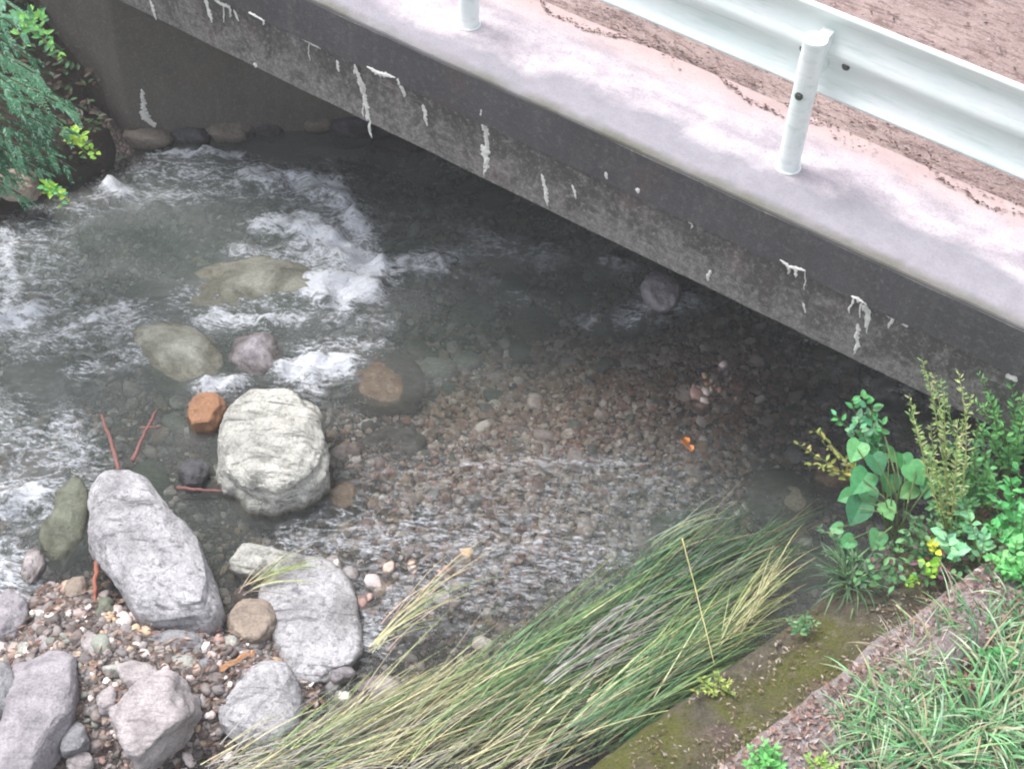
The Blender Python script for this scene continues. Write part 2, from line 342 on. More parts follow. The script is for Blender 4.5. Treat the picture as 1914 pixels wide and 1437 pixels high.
# far ground with the stream channel in it, out to the horizon
def ground_z(x, y):
    s = sc(x, y); u = (x-FX)*BN.x+(y-FY)*BN.y; a = (x-S0[0])*SD[0]+(y-S0[1])*SD[1]
    nb = .97+.05*(fbm(x*2.2, y*2.2, 3)-.5)*2+np.clip(-s-.5, 0, 3)*.06
    nb = nb+sstep(-.9, -.1, u)*sstep(-.1, -1.6, s)*.8                      # rises to the road approach
    nb = np.minimum(nb, 1.93)
    fbk = .25+sstep(6.1, 8.2, s)*1.6+.1*(fbm(x*1.5, y*1.5, 4)-.5)*2
    bed = -.75
    z = np.where(s < .02, nb, np.where(s > 6.0, np.where(s > 6.2, fbk, bed+(fbk-bed)*(s-6.0)/.2), bed))
    ub = ((u > -.1) & (u < 5.3)); z = np.where(ub & (z > 1.2), np.minimum(z, 1.90), z); lx = (x-FX)*BX.x+(y-FY)*BX.y; z = np.where(ub & (lx > -4.60+u*1.0-.2) & (s > 2), -.75, z)
    # bank swells out below the plants beside the bridge
    z = z+np.where((s >= .02) & (s < 6), (1.45*np.exp(-((x-2.35)**2+(y-4.98)**2)/.20)), 0)
    return z
gx = np.concatenate([-np.geomspace(300, 9, 22), np.arange(-8.5, 7.5, .09), np.geomspace(8, 300, 22)])
gy = np.concatenate([-np.geomspace(300, 1.2, 22), np.arange(-.9, 16, .09), np.geomspace(16.5, 300, 22)])
GX, GY = np.meshgrid(gx, gy); nx = len(gx); i = (np.arange(len(gy)-1)[:, None]*nx+np.arange(nx-1)[None, :]).ravel()
GX = GX.ravel(); GY = GY.ravel()
tag(np_mesh('ground', np.stack([GX, GY, ground_z(GX, GY)], 1), np.stack([i, i+1, i+nx+1, i+nx], 1), M['soil']), kind='structure')
def gz(x, y): return float(ground_z(np.array([x]), np.array([y]))[0])
def bz(x, y): return float(bed_z(np.array([x]), np.array([y]))[0])

# ---------------------------------------------------------------- water
CAPS = [  # px, py, px, py, radius m, strength
 (470,330,620,360,.13,.9),(620,350,680,440,.10,1.0),(490,425,580,422,.10,1.0),(580,430,700,505,.12,1.2),(600,540,680,545,.12,1.7),(690,500,830,490,.10,.85),
 (640,565,650,580,.07,1.0),(560,470,620,500,.12,.65),(440,470,540,480,.06,.6),(545,690,640,680,.09,1.4),(560,660,700,640,.08,.5),(590,700,585,725,.07,.9),
 (10,440,25,590,.08,.75),(60,430,90,560,.24,.28),(0,600,60,590,.10,1.1),(130,620,230,575,.06,.75),(60,640,250,600,.15,.4),(205,350,230,365,.06,1.2),
 (290,287,450,292,.035,1.1),(290,320,440,330,.16,.4),(200,370,400,365,.08,.4),(120,400,200,370,.12,.4),(0,800,120,860,.22,.34),(20,940,70,925,.12,1.0),(0,900,100,960,.14,.6),(120,800,160,860,.12,.55),
 (0,1040,30,1180,.14,.75),(390,725,440,720,.07,1.1),(380,600,560,595,.06,.75),(400,585,430,600,.05,.9),(560,1010,700,1030,.10,.35),
 (900,450,1010,475,.13,.36),(1130,485,1180,500,.05,.5),(1180,590,1290,560,.10,.55),(1220,540,1250,560,.06,.9),(760,300,860,320,.1,.12),
 (150,690,330,640,.10,.35),(350,560,520,560,.12,.3),(620,600,720,600,.08,.3),(840,870,1180,865,.05,.32),(560,1100,680,1180,.17,.42),(530,1060,620,1240,.15,.38),
 (640,990,1000,1010,.22,.30),(740,1120,1100,1040,.25,.30),(830,480,1000,560,.1,.15),(1090,600,1200,600,.06,.45),(700,930,1250,900,.45,.145),(620,300,640,330,.05,.35)]  # wide weak capsules paint glints and sheen as thin pale streaks
X, Y, Fq = grid(-7, 5, 2, 14.5, .03)
foam = np.zeros_like(X)
for a, b, c, d, r, s in CAPS: foam = np.maximum(foam, s*capsule(X, Y, P(a, b), P(c, d), r))+.15*s*capsule(X, Y, P(a, b), P(c, d), r*1.8)
dep = np.clip(-bed_z(X, Y), 0, 1)
Zw = (fbm(X*2.2, Y*5.0, 4)-.5)*.045+(fbm(X*7, Y*14, 3)-.5)*.02
Zw = Zw+np.minimum(foam, 1.2)*((fbm(X*9+5, Y*14, 5)-.35)*.22)
Zw = Zw*(.25+.75*sstep(.02, .25, dep))
wm = np_mesh('water', np.stack([X, Y, Zw], 1), Fq, M['water'], attrs={'foam': foam, 'depth': dep}); tag(wm, kind='structure')

# ---------------------------------------------------------------- mossy retaining wall on the near bank
wall = thing('retaining_wall', 'low mossy concrete retaining wall between grass bank and stream, its flat top green brown', 'wall')
mb = MB(); n = 500; prof = [(-.34, .90), (-.30, 1.015), (-.10, 1.02), (.0, .985), (.03, .86), (.09, .842), (.15, .823), (.21, .803), (.27, .784), (.33, .764), (.40, .74), (.43, .70), (.47, -.6)]
vs = []; fs = []
for k in range(n+1):
    a = -9+k*12.6/n
    for j, (s, z) in enumerate(prof):
        w = (.05 if j in (0, 1, 2, 3) else .02)*noise.noise((a*3.1, s*3, j))+.012*noise.noise((a*11, s*3, j)); vs.append((S0[0]+SD[0]*a+SN[0]*(s+w), S0[1]+SD[1]*a+SN[1]*(s+w), z+.03*noise.noise((a*1.5, s*4, 3))+.014*noise.noise((a*9, s*12, 8))+.007*noise.noise((a*26, s*30, 8))))
for k in range(n):
    for j in range(len(prof)-1): b = k*len(prof)+j; fs.append((b, b+len(prof), b+len(prof)+1, b+1))
mb.add(vs, fs); wo = mb.build('wall_body', M['ledge'], wall, True)

# ---------------------------------------------------------------- bridge (local frame: x along, y across, z up)
ANG = math.atan2(BX.y, BX.x)
br = thing('bridge', 'small dark stained concrete road bridge crossing the stream, white crusts on its beam', 'bridge', (FX, FY, 0), ANG)
ZD, ZS, ZJ = 1.97, 1.255, 1.66
def slab(name, x0, x1, y0, y1, z0, z1, mat, bevel=.012, cuts=60):
    mb = MB(); n = cuts
    for k in range(1): pass
    vs = []; fs = []
    ring = [(y0, z0), (y1, z0), (y1, z1), (y0, z1)]
    for k in range(n+1):
        x = x0+(x1-x0)*k/n
        for q, (y, z) in enumerate(ring):
            j = .004*noise.noise((x*3.1, q, z0)); vs.append((x, y+j, z+j))
    for k in range(n):
        for q in range(4): a = k*4+q; b = k*4+(q+1) % 4; fs.append((a, b, b+4, a+4))
    fs += [(3, 2, 1, 0), (n*4, n*4+1, n*4+2, n*4+3)]
    mb.add(vs, fs); return mb.build(name, mat, br, False, bevel)
slab('deck_slab', -7.5, 5.5, -.015, .78, ZJ, ZD, M['deck'], .015)
slab('edge_beam', -7.5, 5.5, .003, .45, ZS, ZJ-.004, M['beam'], .012)
# dark stained face of the slab lip: a 6 mm render skin
slab('lip_face', -7.5, 5.5, -.024, -.0205, ZJ+.008, ZD-.022, M['lip'], 0)
slab('underside_slab', -7.5, 5.5, .46, 5.2, ZS+.28, ZD-.06, M['abut'], 0)
slab('far_edge_beam', -7.5, 5.5, 5.21, 5.6, ZS, ZD+.02, M['beam'], .012)
def prism(name, poly, z0, z1, mat, parent):
    mb = MB(); n = len(poly); vs = [(x, y, z0) for x, y in poly]+[(x, y, z1) for x, y in poly]
    fs = [tuple(range(n-1, -1, -1)), tuple(range(n, 2*n))]+[(k, (k+1) % n, (k+1) % n+n, k+n) for k in range(n)]
    mb.add(vs, fs); return mb.build(name, mat, parent, False, .02)
SK = .294
prism('abutment', [(-9.5, .04), (-4.63, .04), (-4.63+1.0*5.2, 5.2), (-9.5, 5.2)], -.8, ZS-.003, M['abut'], br)
prism('abutment', [(1.93, .04), (5.5, .04), (5.5, 5.2), (1.93+SK*5.2, 5.2)], -.8, ZS-.003, M['abut'], br)

# mineral crusts: white drips standing a few millimetres off the faces
def on_face(px, py, off=-.03):
    d = R @ Vector((px-957, -(py-718.5), -F_)); o = Vector((0, 0, H)); p0 = Vector((FX, FY, 0))
    t = ((p0-o).dot(BN)+off)/d.dot(BN); w = o+d*t; q = w-p0
    return Vector((q.dot(BX), q.dot(BN), w.z))
def ribbon(mb, path, wid, T, N, seed):
    n = len(path); vs = []
    for k, p in enumerate(path):
        t = k/max(n-1, 1); e = min(1, 4*t+.25)*min(1, 3*(1-t)+.3)
        a = path[min(k+1, n-1)]-path[max(k-1, 0)]; a = a.normalized() if a.length > 1e-6 else Vector((0, 0, -1)); sd_ = a.cross(N).normalized()
        wl = wid*e*(.5+1.3*abs(noise.noise((k*.31, seed, 1)))+.5*noise.noise((k*1.3, seed, 2))); wr = wid*e*(.5+1.3*abs(noise.noise((k*.29, seed, 5)))+.5*noise.noise((k*1.4, seed, 6)))
        c = p+N*.001; vs += [c-sd_*max(wl, .0015), c+N*(.003+.18*wid*e)-sd_*wl*.35, c+N*(.003+.22*wid*e)+sd_*wr*.3, c+sd_*max(wr, .0015)]
    mb.add(vs, [(4*k+j, 4*k+j+1, 4*k+j+5, 4*k+j+4) for k in range(n-1) for j in range(3)])
def drip(pts, rpx, seed, T=Vector((1, 0, 0)), N=Vector((0, -1, 0)), raw=None):
    mb = MB(); rnd = random.Random(seed)
    if raw: q0 = raw
    else:
        q0 = []
        for p in pts:
            q = on_face(*p, .0); q.y = -.0245 if q.z > ZJ else .002; q0.append(q)
    path = []
    for a, b in zip(q0[:-1], q0[1:]):
        n = max(2, int((b-a).length/.008)); path += [a.lerp(b, k/n) for k in range(n)]
    path.append(q0[-1]); w_ = 0
    for k in range(len(path)): w_ = w_*.85+rnd.gauss(0, .0022); path[k] = path[k]+T*w_
    wid = rpx*.0040; ribbon(mb, path, wid, T, N, seed)
    if abs((q0[-1]-q0[0]).dot(T)) > abs(q0[-1].z-q0[0].z)*.7 or rpx > 5:
        for k in range(2, len(path), 3):
            if rnd.random() < .35:
                L = rnd.randint(3, 16); q = path[k].copy(); sub = [q.copy()]; w_ = 0
                for u in range(L): w_ = w_*.7+rnd.gauss(0, .0015); q = q+Vector((0, 0, -.008))+T*w_; sub.append(q.copy())
                sub = [p_+N*.0006*(k % 5) for p_ in sub]; ribbon(mb, sub, wid*rnd.uniform(.25, .7), T, N, seed+k)
    return mb
DR = [([(668,115),(678,165),(690,228)],6),([(628,112),(634,135)],4),([(690,120),(712,132),(745,142)],5),([(748,142),(757,182)],5),([(790,195),(797,235)],4),
 ([(905,200),(908,250),(909,312)],6),([(902,270),(912,315)],7),([(1012,325),(1018,350),(1024,385)],4),([(1462,480),(1478,492),(1508,500)],4),([(1478,495),(1472,512)],3),
 ([(1596,548),(1610,554),(1622,562)],3.5),([(1622,560),(1621,585),(1618,612)],6),([(1605,605),(1600,640),(1594,660)],4),([(1655,588),(1672,592)],5),([(1690,602),(1697,612)],5),
 ([(280,0),(286,18),(292,38)],4),([(384,-6),(388,18),(396,42)],5),([(402,2),(418,10),(432,14)],5),([(436,18),(446,40)],3.5),([(478,118),(480,128)],4),
 ([(1136,316),(1140,330)],4),([(1195,346),(1198,356)],4.5),([(1286,412),(1291,418)],4),([(1328,505),(1322,525)],3.5),
 ([(470,20),(500,36)],3),([(560,70),(600,92)],3),([(1880,700),(1900,712)],6),([(1070,345),(1076,372)],2),([(1500,565),(1505,585)],2.5),]
for i_, (pts, r) in enumerate(DR): drip(pts, r, i_).build('mineral_crust', M['crust'], br)
def on_abut(px, py):
    d = R @ Vector((px-957, -(py-718.5), -F_)); w = Vector((0, 0, H)); p0 = Vector((FX, FY, 0))
    a = p0+BX*(-4.63)+BN*.04; e = (BX*1.0+BN).normalized(); nn = Vector((e.y, -e.x, 0))
    t = (a-w).dot(nn)/d.dot(nn); q = w+d*t-p0
    return Vector((q.dot(BX)+.004, q.dot(BN), q.z))

TA = Vector((1, 1, 0)).normalized(); NA = Vector((1, -1, 0)).normalized()
drip(None, 5, 77, TA, NA, [on_abut(264, 165)+NA*.004, on_abut(266, 195)+NA*.004, on_abut(268, 215)+NA*.004]).build('mineral_crust', M['crust'], br)
drip(None, 9, 78, TA, NA, [on_abut(262, 205)+NA*.006, on_abut(275, 222)+NA*.006, on_abut(288, 236)+NA*.006]).build('mineral_crust', M['crust'], br)

# road on the bridge and its approaches
X0 = MB()
rd = MB(); n = 60
vs = []; fs = []
for k in range(n+1):
    x = -60+120*k/n
    for y in (.785, 5.2): vs.append((x, y, ZD-.012))
for k in range(n): fs.append((2*k, 2*k+2, 2*k+3, 2*k+1))
rd.add(vs, fs); ro = rd.build('road', M['road']); ro.location = (FX, FY, 0); ro.rotation_euler = (0, 0, ANG); tag(ro, kind='structure')

# drifted leaf litter along the joint, seen as dark wavy rows
def litter_flakes(cnt, fn, cols, smin, smax, name, label=None, parent=None):
    V = []; Fc = []; C = []
    for k in range(cnt):
        p, ori = fn(k); L = random.uniform(smin, smax); w = L*random.uniform(.25, .5); a = ori+random.gauss(0, .5); tl = random.uniform(-.5, .5)
        d = Vector((math.cos(a), math.sin(a), 0)); s = Vector((-d.y, d.x, tl)); b = len(V); c = random.choice(cols); f = random.uniform(.7, 1.3)
        up = Vector((0, 0, random.uniform(.1, .45)*w))
        for q in (p-d*L, p-s*w+up, p+d*L, p+s*w+up): V.append(tuple(q))
        Fc.append((b, b+1, b+2, b+3)); C += [tuple(x*f for x in c)]*4
    o = np_mesh(name, V, Fc, M['litter'], C, smooth=False, parent=parent); return o
def fl(k):
    x = random.uniform(-7.2, 5.3); row = random.choice([.0, .0, .0, .09, .16, .3]); w = .05*math.sin(x*5)+.06*noise.noise((x*1.7, row*9, 0))+.03*noise.noise((x*8, row, 4))
    y = .75+row*.8+w+random.gauss(0, .009)
    if noise.noise((x*2.4, row*30, 7)) < -.18: y = .78+random.uniform(-.12, .35)
    p = Vector((FX, FY, 0))+BX*x+BN*y; p.z = ZD+random.uniform(.0, .02); return p, ANG
o = litter_flakes(6000, fl, [(.05, .03, .025), (.09, .05, .04), (.16, .09, .07), (.3, .2, .18)], .004, .015, 'leaf_litter'); tag(o, 'brown leaf litter drifted in wavy rows along the road side joint', 'leaf litter', kind='stuff')
def fl2(k):
    x = random.uniform(-4, 5.3); y = random.uniform(1.1, 4.9); p = Vector((FX, FY, 0))+BX*x+BN*y; p.z = ZD-.006+random.uniform(.0, .01); return p, ANG
o = litter_flakes(3500, fl2, [(.06, .04, .035), (.12, .07, .06), (.4, .3, .29)], .006, .02, 'leaf_litter'); tag(o, 'sparse brown leaf crumbs scattered over the road behind the guard rail', 'leaf litter', kind='stuff')

# ---------------------------------------------------------------- guard rail
gr = thing('guard_rail', 'white steel guard rail with round posts on the bridge edge', 'guard rail', (FX, FY, 0), ANG)
PY = .331
p1 = Vector((1.34, 6.21, 0))-Vector((FX, FY, 0)); px1 = p1.dot(BX)
prof = []                                        # W beam seen from behind: y (towards road +), z
for k in range(33):
    t = k/32; z = .405+t*.455; y = .155+.028*math.cos(t*4*PI)*-1
    if t < .04: y -= .012
    prof.append((y, z))
prof = [(.150, .40)]+prof+[(.150, .868)]
def beam(x0, x1):
    mb = MB(); n = 24; vs = []; fs = []; m = len(prof)
    for k in range(n+1):
        x = x0+(x1-x0)*k/n
        for y, z in prof: vs.append((x, PY+y, ZD+z))
    for k in range(n):
        for j in range(m-1): a = k*m+j; fs.append((a, a+1, a+m+1, a+m))
    mb.add(vs, fs); o = mb.build('rail_beam', M['paint'], gr, True)
    so = o.modifiers.new('thick', 'SOLIDIFY'); so.thickness = .005; so.offset = 1; return o
beam(-7.3, 5.4)
for k in range(-3, 3):
    x = px1+2.0*k
    pm = MB(); r = .0572
    pm.tube([(x, PY, ZD-.02), (x, PY, ZD+.77)], r, 28); 
    po = pm.build('post', M['paint'], gr, False, .004)
    c = MB(); c.tube([(x, PY, ZD+.77), (x, PY, ZD+.782), (x, PY, ZD+.792)], [r+.003, r+.001, r*.5], 28); c.build('post_cap', M['paint'], po)
    b = MB(); b.tube([(x, PY, ZD+.001), (x, PY, ZD+.007), (x, PY, ZD+.010)], [r+.012, r+.010, r+.002], 28, cap=False); b.build('base_ring', M['paint'], po)
    bk = MB(); bk.box(x-.03, x+.03, PY+.05, PY+.16, ZD+.53, ZD+.75); bk.build('bracket', M['paint'], gr, False, .004)
    for (dx, dy, z) in ((0.0, -r-.004, .48), (-.10, .135, .60), (.13, .135, .60)):
        bo = MB(); y = PY+dy; bo.tube([(x+dx, y+.012, ZD+z), (x+dx, y-.012, ZD+z)], .015, 6); bo.tube([(x+dx, y+.006, ZD+z), (x+dx, y-.003, ZD+z)], .021, 12)
        bo.build('bolt', M['bolt'], gr)

# ---------------------------------------------------------------- stones
def ico(sub):
    import bmesh
    bm = bmesh.new(); bmesh.ops.create_icosphere(bm, subdivisions=sub, radius=1)
    v = np.array([x.co[:] for x in bm.verts]); f = np.array([[q.index for q in p.verts] for p in bm.faces]); bm.free(); return v, f
ICO5, ICO4, ICO2 = ico(6), ico(5), ico(2)
def n3(a, s, seed, o=3):
    return np.array([noise.fractal((x*s+seed, y*s-seed, z*s+seed*.5), 1.0, 2.0, o) for x, y, z in a])
def make_stone(name, label, mat, c, ax, ay, az, rot, seed, rough=.16, sub=ICO4, foot=None, group=None, angular=.0, flat=.65):
    v, f = sub; v = v.copy()
    if angular:                                    # chop with random planes for a broken look
        rr = random.Random(seed)
        for k in range(9):
            n_ = Vector((rr.gauss(0, 1), rr.gauss(0, 1), rr.gauss(0, .8))).normalized(); n_ = np.array(n_); d = v@n_; lim = rr.uniform(.62, .86)
            ex = np.clip(d-lim, 0, None); v = v-np.outer(ex*angular, n_)
    base = v/np.linalg.norm(v, axis=1)[:, None]
    d = 1+rough*n3(base, 1.1, seed, 2)+rough*.35*n3(base, 3.5, seed+5, 3)+rough*.16*n3(base, 10, seed+9, 3)
    if len(v) > 15000:                             # big boulders: stepped fissures and pits
        q = np.array([noise.turbulence((x*1.6+seed, y*2.6, z*5.5-seed), 4, False) for x, y, z in base]); d = d-.055*sstep(.30, .12, q)-.02*sstep(.5, .75, q)
        d = d+.02*n3(base, 26, seed+2, 2)
    v = v*d[:, None]
    v[:, 2] = np.sign(v[:, 2])*np.abs(v[:, 2])**flat if flat != 1 else v[:, 2]
    if foot is not None:
        th = np.arctan2(v[:, 1], v[:, 0]); r = np.interp(th, foot[0], foot[1], period=2*PI)
        h = np.hypot(v[:, 0], v[:, 1]); k = r*(h**.82)/np.maximum(h, 1e-6); V = np.stack([v[:, 0]*k, v[:, 1]*k, v[:, 2]*az], 1)
    else:
        ca, sa = math.cos(rot), math.sin(rot); x = v[:, 0]*ax; y = v[:, 1]*ay; V = np.stack([x*ca-y*sa, x*sa+y*ca, v[:, 2]*az], 1)
    o = np_mesh(name, V, f, mat); o.location = c
    tag(o, label, 'rock' if 'boulder' not in name else 'boulder', group)
    return o
def stone(px, py, w, h, z, az, mat, label, name='river_stone', ang=0, seed=None, rough=.18, angular=.6, foot=None, sub=None, group=None):
    # px,py = centre of visible outline; z = height of the stone's centre; az = half height
    gq = P(px, py, 0); gb = bz(gq.x, gq.y)
    if gb > -.03: z = max(z, gb+.25*az)
    c = P(px, py, z); m = mpp(px, py, z); ax = w*m/2; vis = h*m/2
    # visible half height^2 = (ay*sin e)^2 + (az*cos e)^2
    ay = math.sqrt(max((vis**2-(az*.67*.8)**2), (vis*.55)**2))/.745
    STONES.append((c.x, c.y, max(.8*ax, .8*min(ay, ax))))
    seed = seed if seed is not None else px*.37+py*.11
    big = w*h > 12000
    ft = None
    if foot:
        pts = []
        for (qx, qy) in foot:
            q = P(qx, qy, z+.15*az); pts.append((math.atan2(q.y-c.y, q.x-c.x), math.hypot(q.x-c.x, q.y-c.y)))
        # densify the polygon
        dense = []; n = len(foot)
        for k in range(n):
            a = P(*foot[k], z+.15*az); b = P(*foot[(k+1) % n], z+.15*az)
            for t in np.linspace(0, 1, 12, endpoint=False): q = a.lerp(b, float(t)); dense.append((math.atan2(q.y-c.y, q.x-c.x), math.hypot(q.x-c.x, q.y-c.y)))
        dense.sort(); ft = (np.array([a for a, _ in dense]), np.array([b for _, b in dense]))
    return make_stone(name, label, mat, c, ax, ay, az, math.radians(ang), seed, rough, sub or (ICO4 if w*h > 2500 else ico(4)), ft, group, angular)
S = stone; STONES = []
S(515,856,225,270,.04,.27,M['r_white'],'big pale yellowish white boulder with cracked top standing in the stream','boulder',foot=[(465,735),(520,722),(565,728),(600,785),(628,850),(622,912),(575,955),(520,978),(450,975),(408,925),(402,850),(425,780)],rough=.15,sub=ICO5,angular=.8,seed=3)
S(292,1022,250,300,.10,.25,M['r_speck'],'long speckled grey white boulder pointing down to the gravel, below two red sticks','boulder',foot=[(190,880),(235,866),(275,880),(325,940),(372,1005),(410,1075),(424,1140),(400,1180),(350,1178),(262,1165),(205,1090),(165,1010),(168,935)],rough=.13,sub=ICO5,angular=.8,seed=8)
S(385,780,84,78,.02,.11,M['r_orange'],'orange brown rock wedged left of the big pale boulder',ang=10,angular=1.0,seed=4.3)
S(345,675,135,190,-.08,.13,M['r_sub'],'smooth grey rock under water above the orange rock',ang=60,rough=.1)
S(478,672,118,95,-.07,.14,M['r_lilac'],'wet purplish rock just above the big pale boulder',ang=-20)
S(470,555,300,150,-.10,.14,M['r_sub'],'broad grey brown slab under rushing water left of the white rapid','boulder',ang=8,rough=.1)
S(712,722,160,130,-.09,.11,M['r_tan'],'tan rounded rock under clear water right of the small rapid',ang=0,rough=.1)
S(125,985,95,175,-.07,.13,M['r_green'],'greenish submerged rock left of the long speckled boulder',ang=0,rough=.12)
S(364,890,66,60,.0,.09,M['r_dark'],'small dark square stone between the two largest boulders',ang=0)
S(500,1062,155,75,.0,.10,M['r_white'],'flat whitish stone right of the long speckled boulder',ang=-8)
S(580,1165,200,225,-.055,.085,M['r_speck'],'broad pale speckled rock awash in shallow water at lower centre','boulder',ang=20,rough=.12)
S(492,1312,165,140,-.01,.09,M['r_speck'],'round pale grey rock just above the yellow reeds, lower left','boulder',ang=0,rough=.1)
S(85,1335,175,240,.05,.13,M['r_lilac'],'large grey lilac boulder at the lower left corner','boulder',foot=[(20,1240),(90,1222),(150,1228),(157,1290),(135,1360),(95,1420),(60,1470),(0,1480),(-10,1380),(0,1300)],rough=.08,sub=ICO5,angular=.7)
S(2,1300,80,110,.08,.18,M['r_grey'],'smooth grey rock cut by the left edge, touching the lilac boulder',ang=30)
S(290,1345,175,150,.03,.15,M['r_pink'],'angular pale pinkish rock on the gravel bar among straw','boulder',ang=-20,angular=.9)
S(268,1275,110,55,.03,.09,M['r_pink'],'thin slanting pinkish slab above the angular pale rock',ang=-28,angular=.9)
S(143,1108,46,50,.03,.06,M['r_tan'],'small round tan stone left of the speckled boulder',ang=0)
S(172,1212,42,54,.05,.05,M['r_pink'],'small oval pinkish stone below the speckled boulder, lying on gravel',ang=30)
S(45,1215,32,28,.05,.04,M['r_white'],'leftmost small whitish pebble above the lilac boulder')
S(82,1206,32,34,.05,.04,M['r_pink'],'small grey pink pebble just above the lilac boulder')
S(216,1254,48,30,.06,.05,M['r_white'],'small white flattish stone above the thin slanting slab')
S(343,1243,58,32,.05,.05,M['r_white'],'bright white flattish stone left of the orange wood')
S(382,1242,32,34,.05,.04,M['r_grey'],'little grey stone touching the bright white one')
S(18,1155,70,100,.02,.10,M['r_lilac'],'pale lilac rock at the left edge above the small pebbles',ang=0)
S(62,1062,42,66,.0,.07,M['r_pink'],'small upright pinkish rock near the left edge')
S(142,1382,52,58,.04,.07,M['r_grey'],'blue grey stone right of the lilac boulder')
S(198,1310,34,46,.06,.04,M['r_pink'],'small pinkish stone between lilac boulder and angular rock')
S(478,1165,95,85,-.02,.09,M['r_tan'],'brownish wet rock right of the tip of the speckled boulder',ang=20)
S(196,1138,40,40,.02,.05,M['r_green'],'small greenish stone tucked under the speckled boulder')
S(322,1205,120,52,-.01,.06,M['r_grey'],'dark blue grey wet stone just below the tip of the speckled boulder',ang=0)
S(1465,945,140,125,-.10,.11,M['r_sub'],'big grey slab under water beside the bank plants','boulder',ang=10,rough=.1)
S(1235,548,75,85,.04,.12,M['r_lilac'],'wet violet rock at the foot of the bridge beam with water breaking on it')
S(1175,600,80,50,-.10,.08,M['r_grey'],'grey stone under water left of the violet rock')
S(640,935,95,80,-.07,.09,M['r_tan'],'brown stone under water right of the big pale boulder')
S(790,970,40,38,-.08,.06,M['r_green'],'small pale green stone under water in the pebbly shallows')
S(738,835,140,70,-.14,.07,M['r_pink'],'flat pinkish slab under clear water',ang=0,rough=.08)
S(70,715,150,90,-.13,.13,M['r_brown'],'brown rounded rock under water near the left edge',ang=15,rough=.1)
S(150,700,60,70,-.10,.08,M['r_green'],'small olive rock under water beside the brown one')
S(970,655,44,40,-.12,.05,M['r_green'],'small greenish white stone under water in midstream')
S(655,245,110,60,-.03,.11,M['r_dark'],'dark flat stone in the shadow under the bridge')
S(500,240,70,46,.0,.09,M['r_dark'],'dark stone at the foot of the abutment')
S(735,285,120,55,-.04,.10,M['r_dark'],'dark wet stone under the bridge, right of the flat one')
S(300,560,150,60,-.16,.10,M['r_green'],'dark green rock under fast water at left')
S(1290,450,10,10,-.2,.03,M['r_dark'],'tiny dark stone under the beam')if False else None
S(720,1290,75,55,-.0,.07,M['r_pink'],'pinkish stone on the shore edge behind the reeds',ang=20)
S(640,1260,60,40,.0,.05,M['r_lilac'],'grey lilac stone left of the pinkish shore stone')
S(150,1425,50,36,.05,.05,M['r_pink'],'pale pinkish stone at the bottom edge near the lilac boulder')
S(430,1205,40,30,.03,.04,M['r_white'],'small whitish stone above the orange wood')
S(1240,700,150,60,-.16,.08,M['r_dark'],'brown black flat rock under the pebbly shallows')if False else None
S(1560,905,90,60,-.05,.08,M['r_tan'],'brown wet stone below the yellow flowering stems')
S(300,130,40,30,1.0,.05,M['r_dark'],'x')if False else None
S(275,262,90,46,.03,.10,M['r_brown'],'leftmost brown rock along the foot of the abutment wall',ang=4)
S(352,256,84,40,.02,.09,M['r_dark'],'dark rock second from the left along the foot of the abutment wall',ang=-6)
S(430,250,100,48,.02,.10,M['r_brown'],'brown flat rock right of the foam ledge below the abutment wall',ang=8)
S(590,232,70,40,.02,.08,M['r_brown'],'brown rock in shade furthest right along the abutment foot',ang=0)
S(30,345,90,50,.25,.10,M['r_tan'],'earthy brown rock on the far bank under the conifer')

# gravel: thousands of small stones, uncountable
PV = []
for k in range(8):
    v, f = ICO2; rr = np.random.default_rng(k); q = v*(1+.42*n3(v, 1.3, k*7.7, 2))[:, None]*np.array([1, rr.uniform(.6, .9), rr.uniform(.4, .65)]); PV.append(q)
PF = ICO2[1]
def gravel(name, label, pts, rad, cols):
    keep = np.ones(len(pts), bool)
    for a_, b_, r_ in STONES: keep &= np.hypot(pts[:, 0]-a_, pts[:, 1]-b_) > r_
    pts, rad, cols = pts[keep], rad[keep], cols[keep]
    n = len(pts); k = rng.integers(0, 8, n); V = np.stack([PV[i] for i in k]); V = V*rad[:, None, None]
    a = rng.random(n)*2*PI; ca, sa = np.cos(a), np.sin(a); x = V[:, :, 0]*ca[:, None]-V[:, :, 1]*sa[:, None]; y = V[:, :, 0]*sa[:, None]+V[:, :, 1]*ca[:, None]
    t = rng.normal(0, .35, n); z = V[:, :, 2]*np.cos(t)[:, None]+x*np.sin(t)[:, None]
    V = np.stack([x+pts[:, 0:1], y+pts[:, 1:2], z+pts[:, 2:3]], 2); m = V.shape[1]
    Fc = (PF[None]+(np.arange(n)*m)[:, None, None]).reshape(-1, 3); C = np.repeat(cols, m, 0)
    o = np_mesh(name, V.reshape(-1, 3), Fc, M['pebble'], C); return tag(o, label, 'gravel', kind='stuff')
pal = np.array([(.17, .12, .10), (.26, .20, .17), (.33, .27, .26), (.42, .35, .34), (.20, .19, .19), (.09, .08, .08), (.5, .44, .42), (.23, .15, .13), (.14, .15, .13), (.60, .55, .52), (.30, .22, .15)])
def scat(n, x0, x1, y0, y1, dens=None):
    x = rng.uniform(x0, x1, n); y = rng.uniform(y0, y1, n); s = sc(x, y); ok = (s > .4) & (s < 6.3); return x[ok], y[ok]
x, y = scat(15000, -4, 3.5, 3.2, 8.2)
rad = np.clip(rng.lognormal(-4.0, .5, len(x)), .010, .07); ci = rng.integers(0, len(pal), len(x))
pal2 = pal.copy(); shade = .75+.5*rng.random(len(x))
gravel('gravel', 'brown and grey pebbles covering the stream bed under clear water', np.stack([x, y, bed_z(x, y)+rad*.25], 1), rad, pal2[ci]*shade[:, None]*1.7)
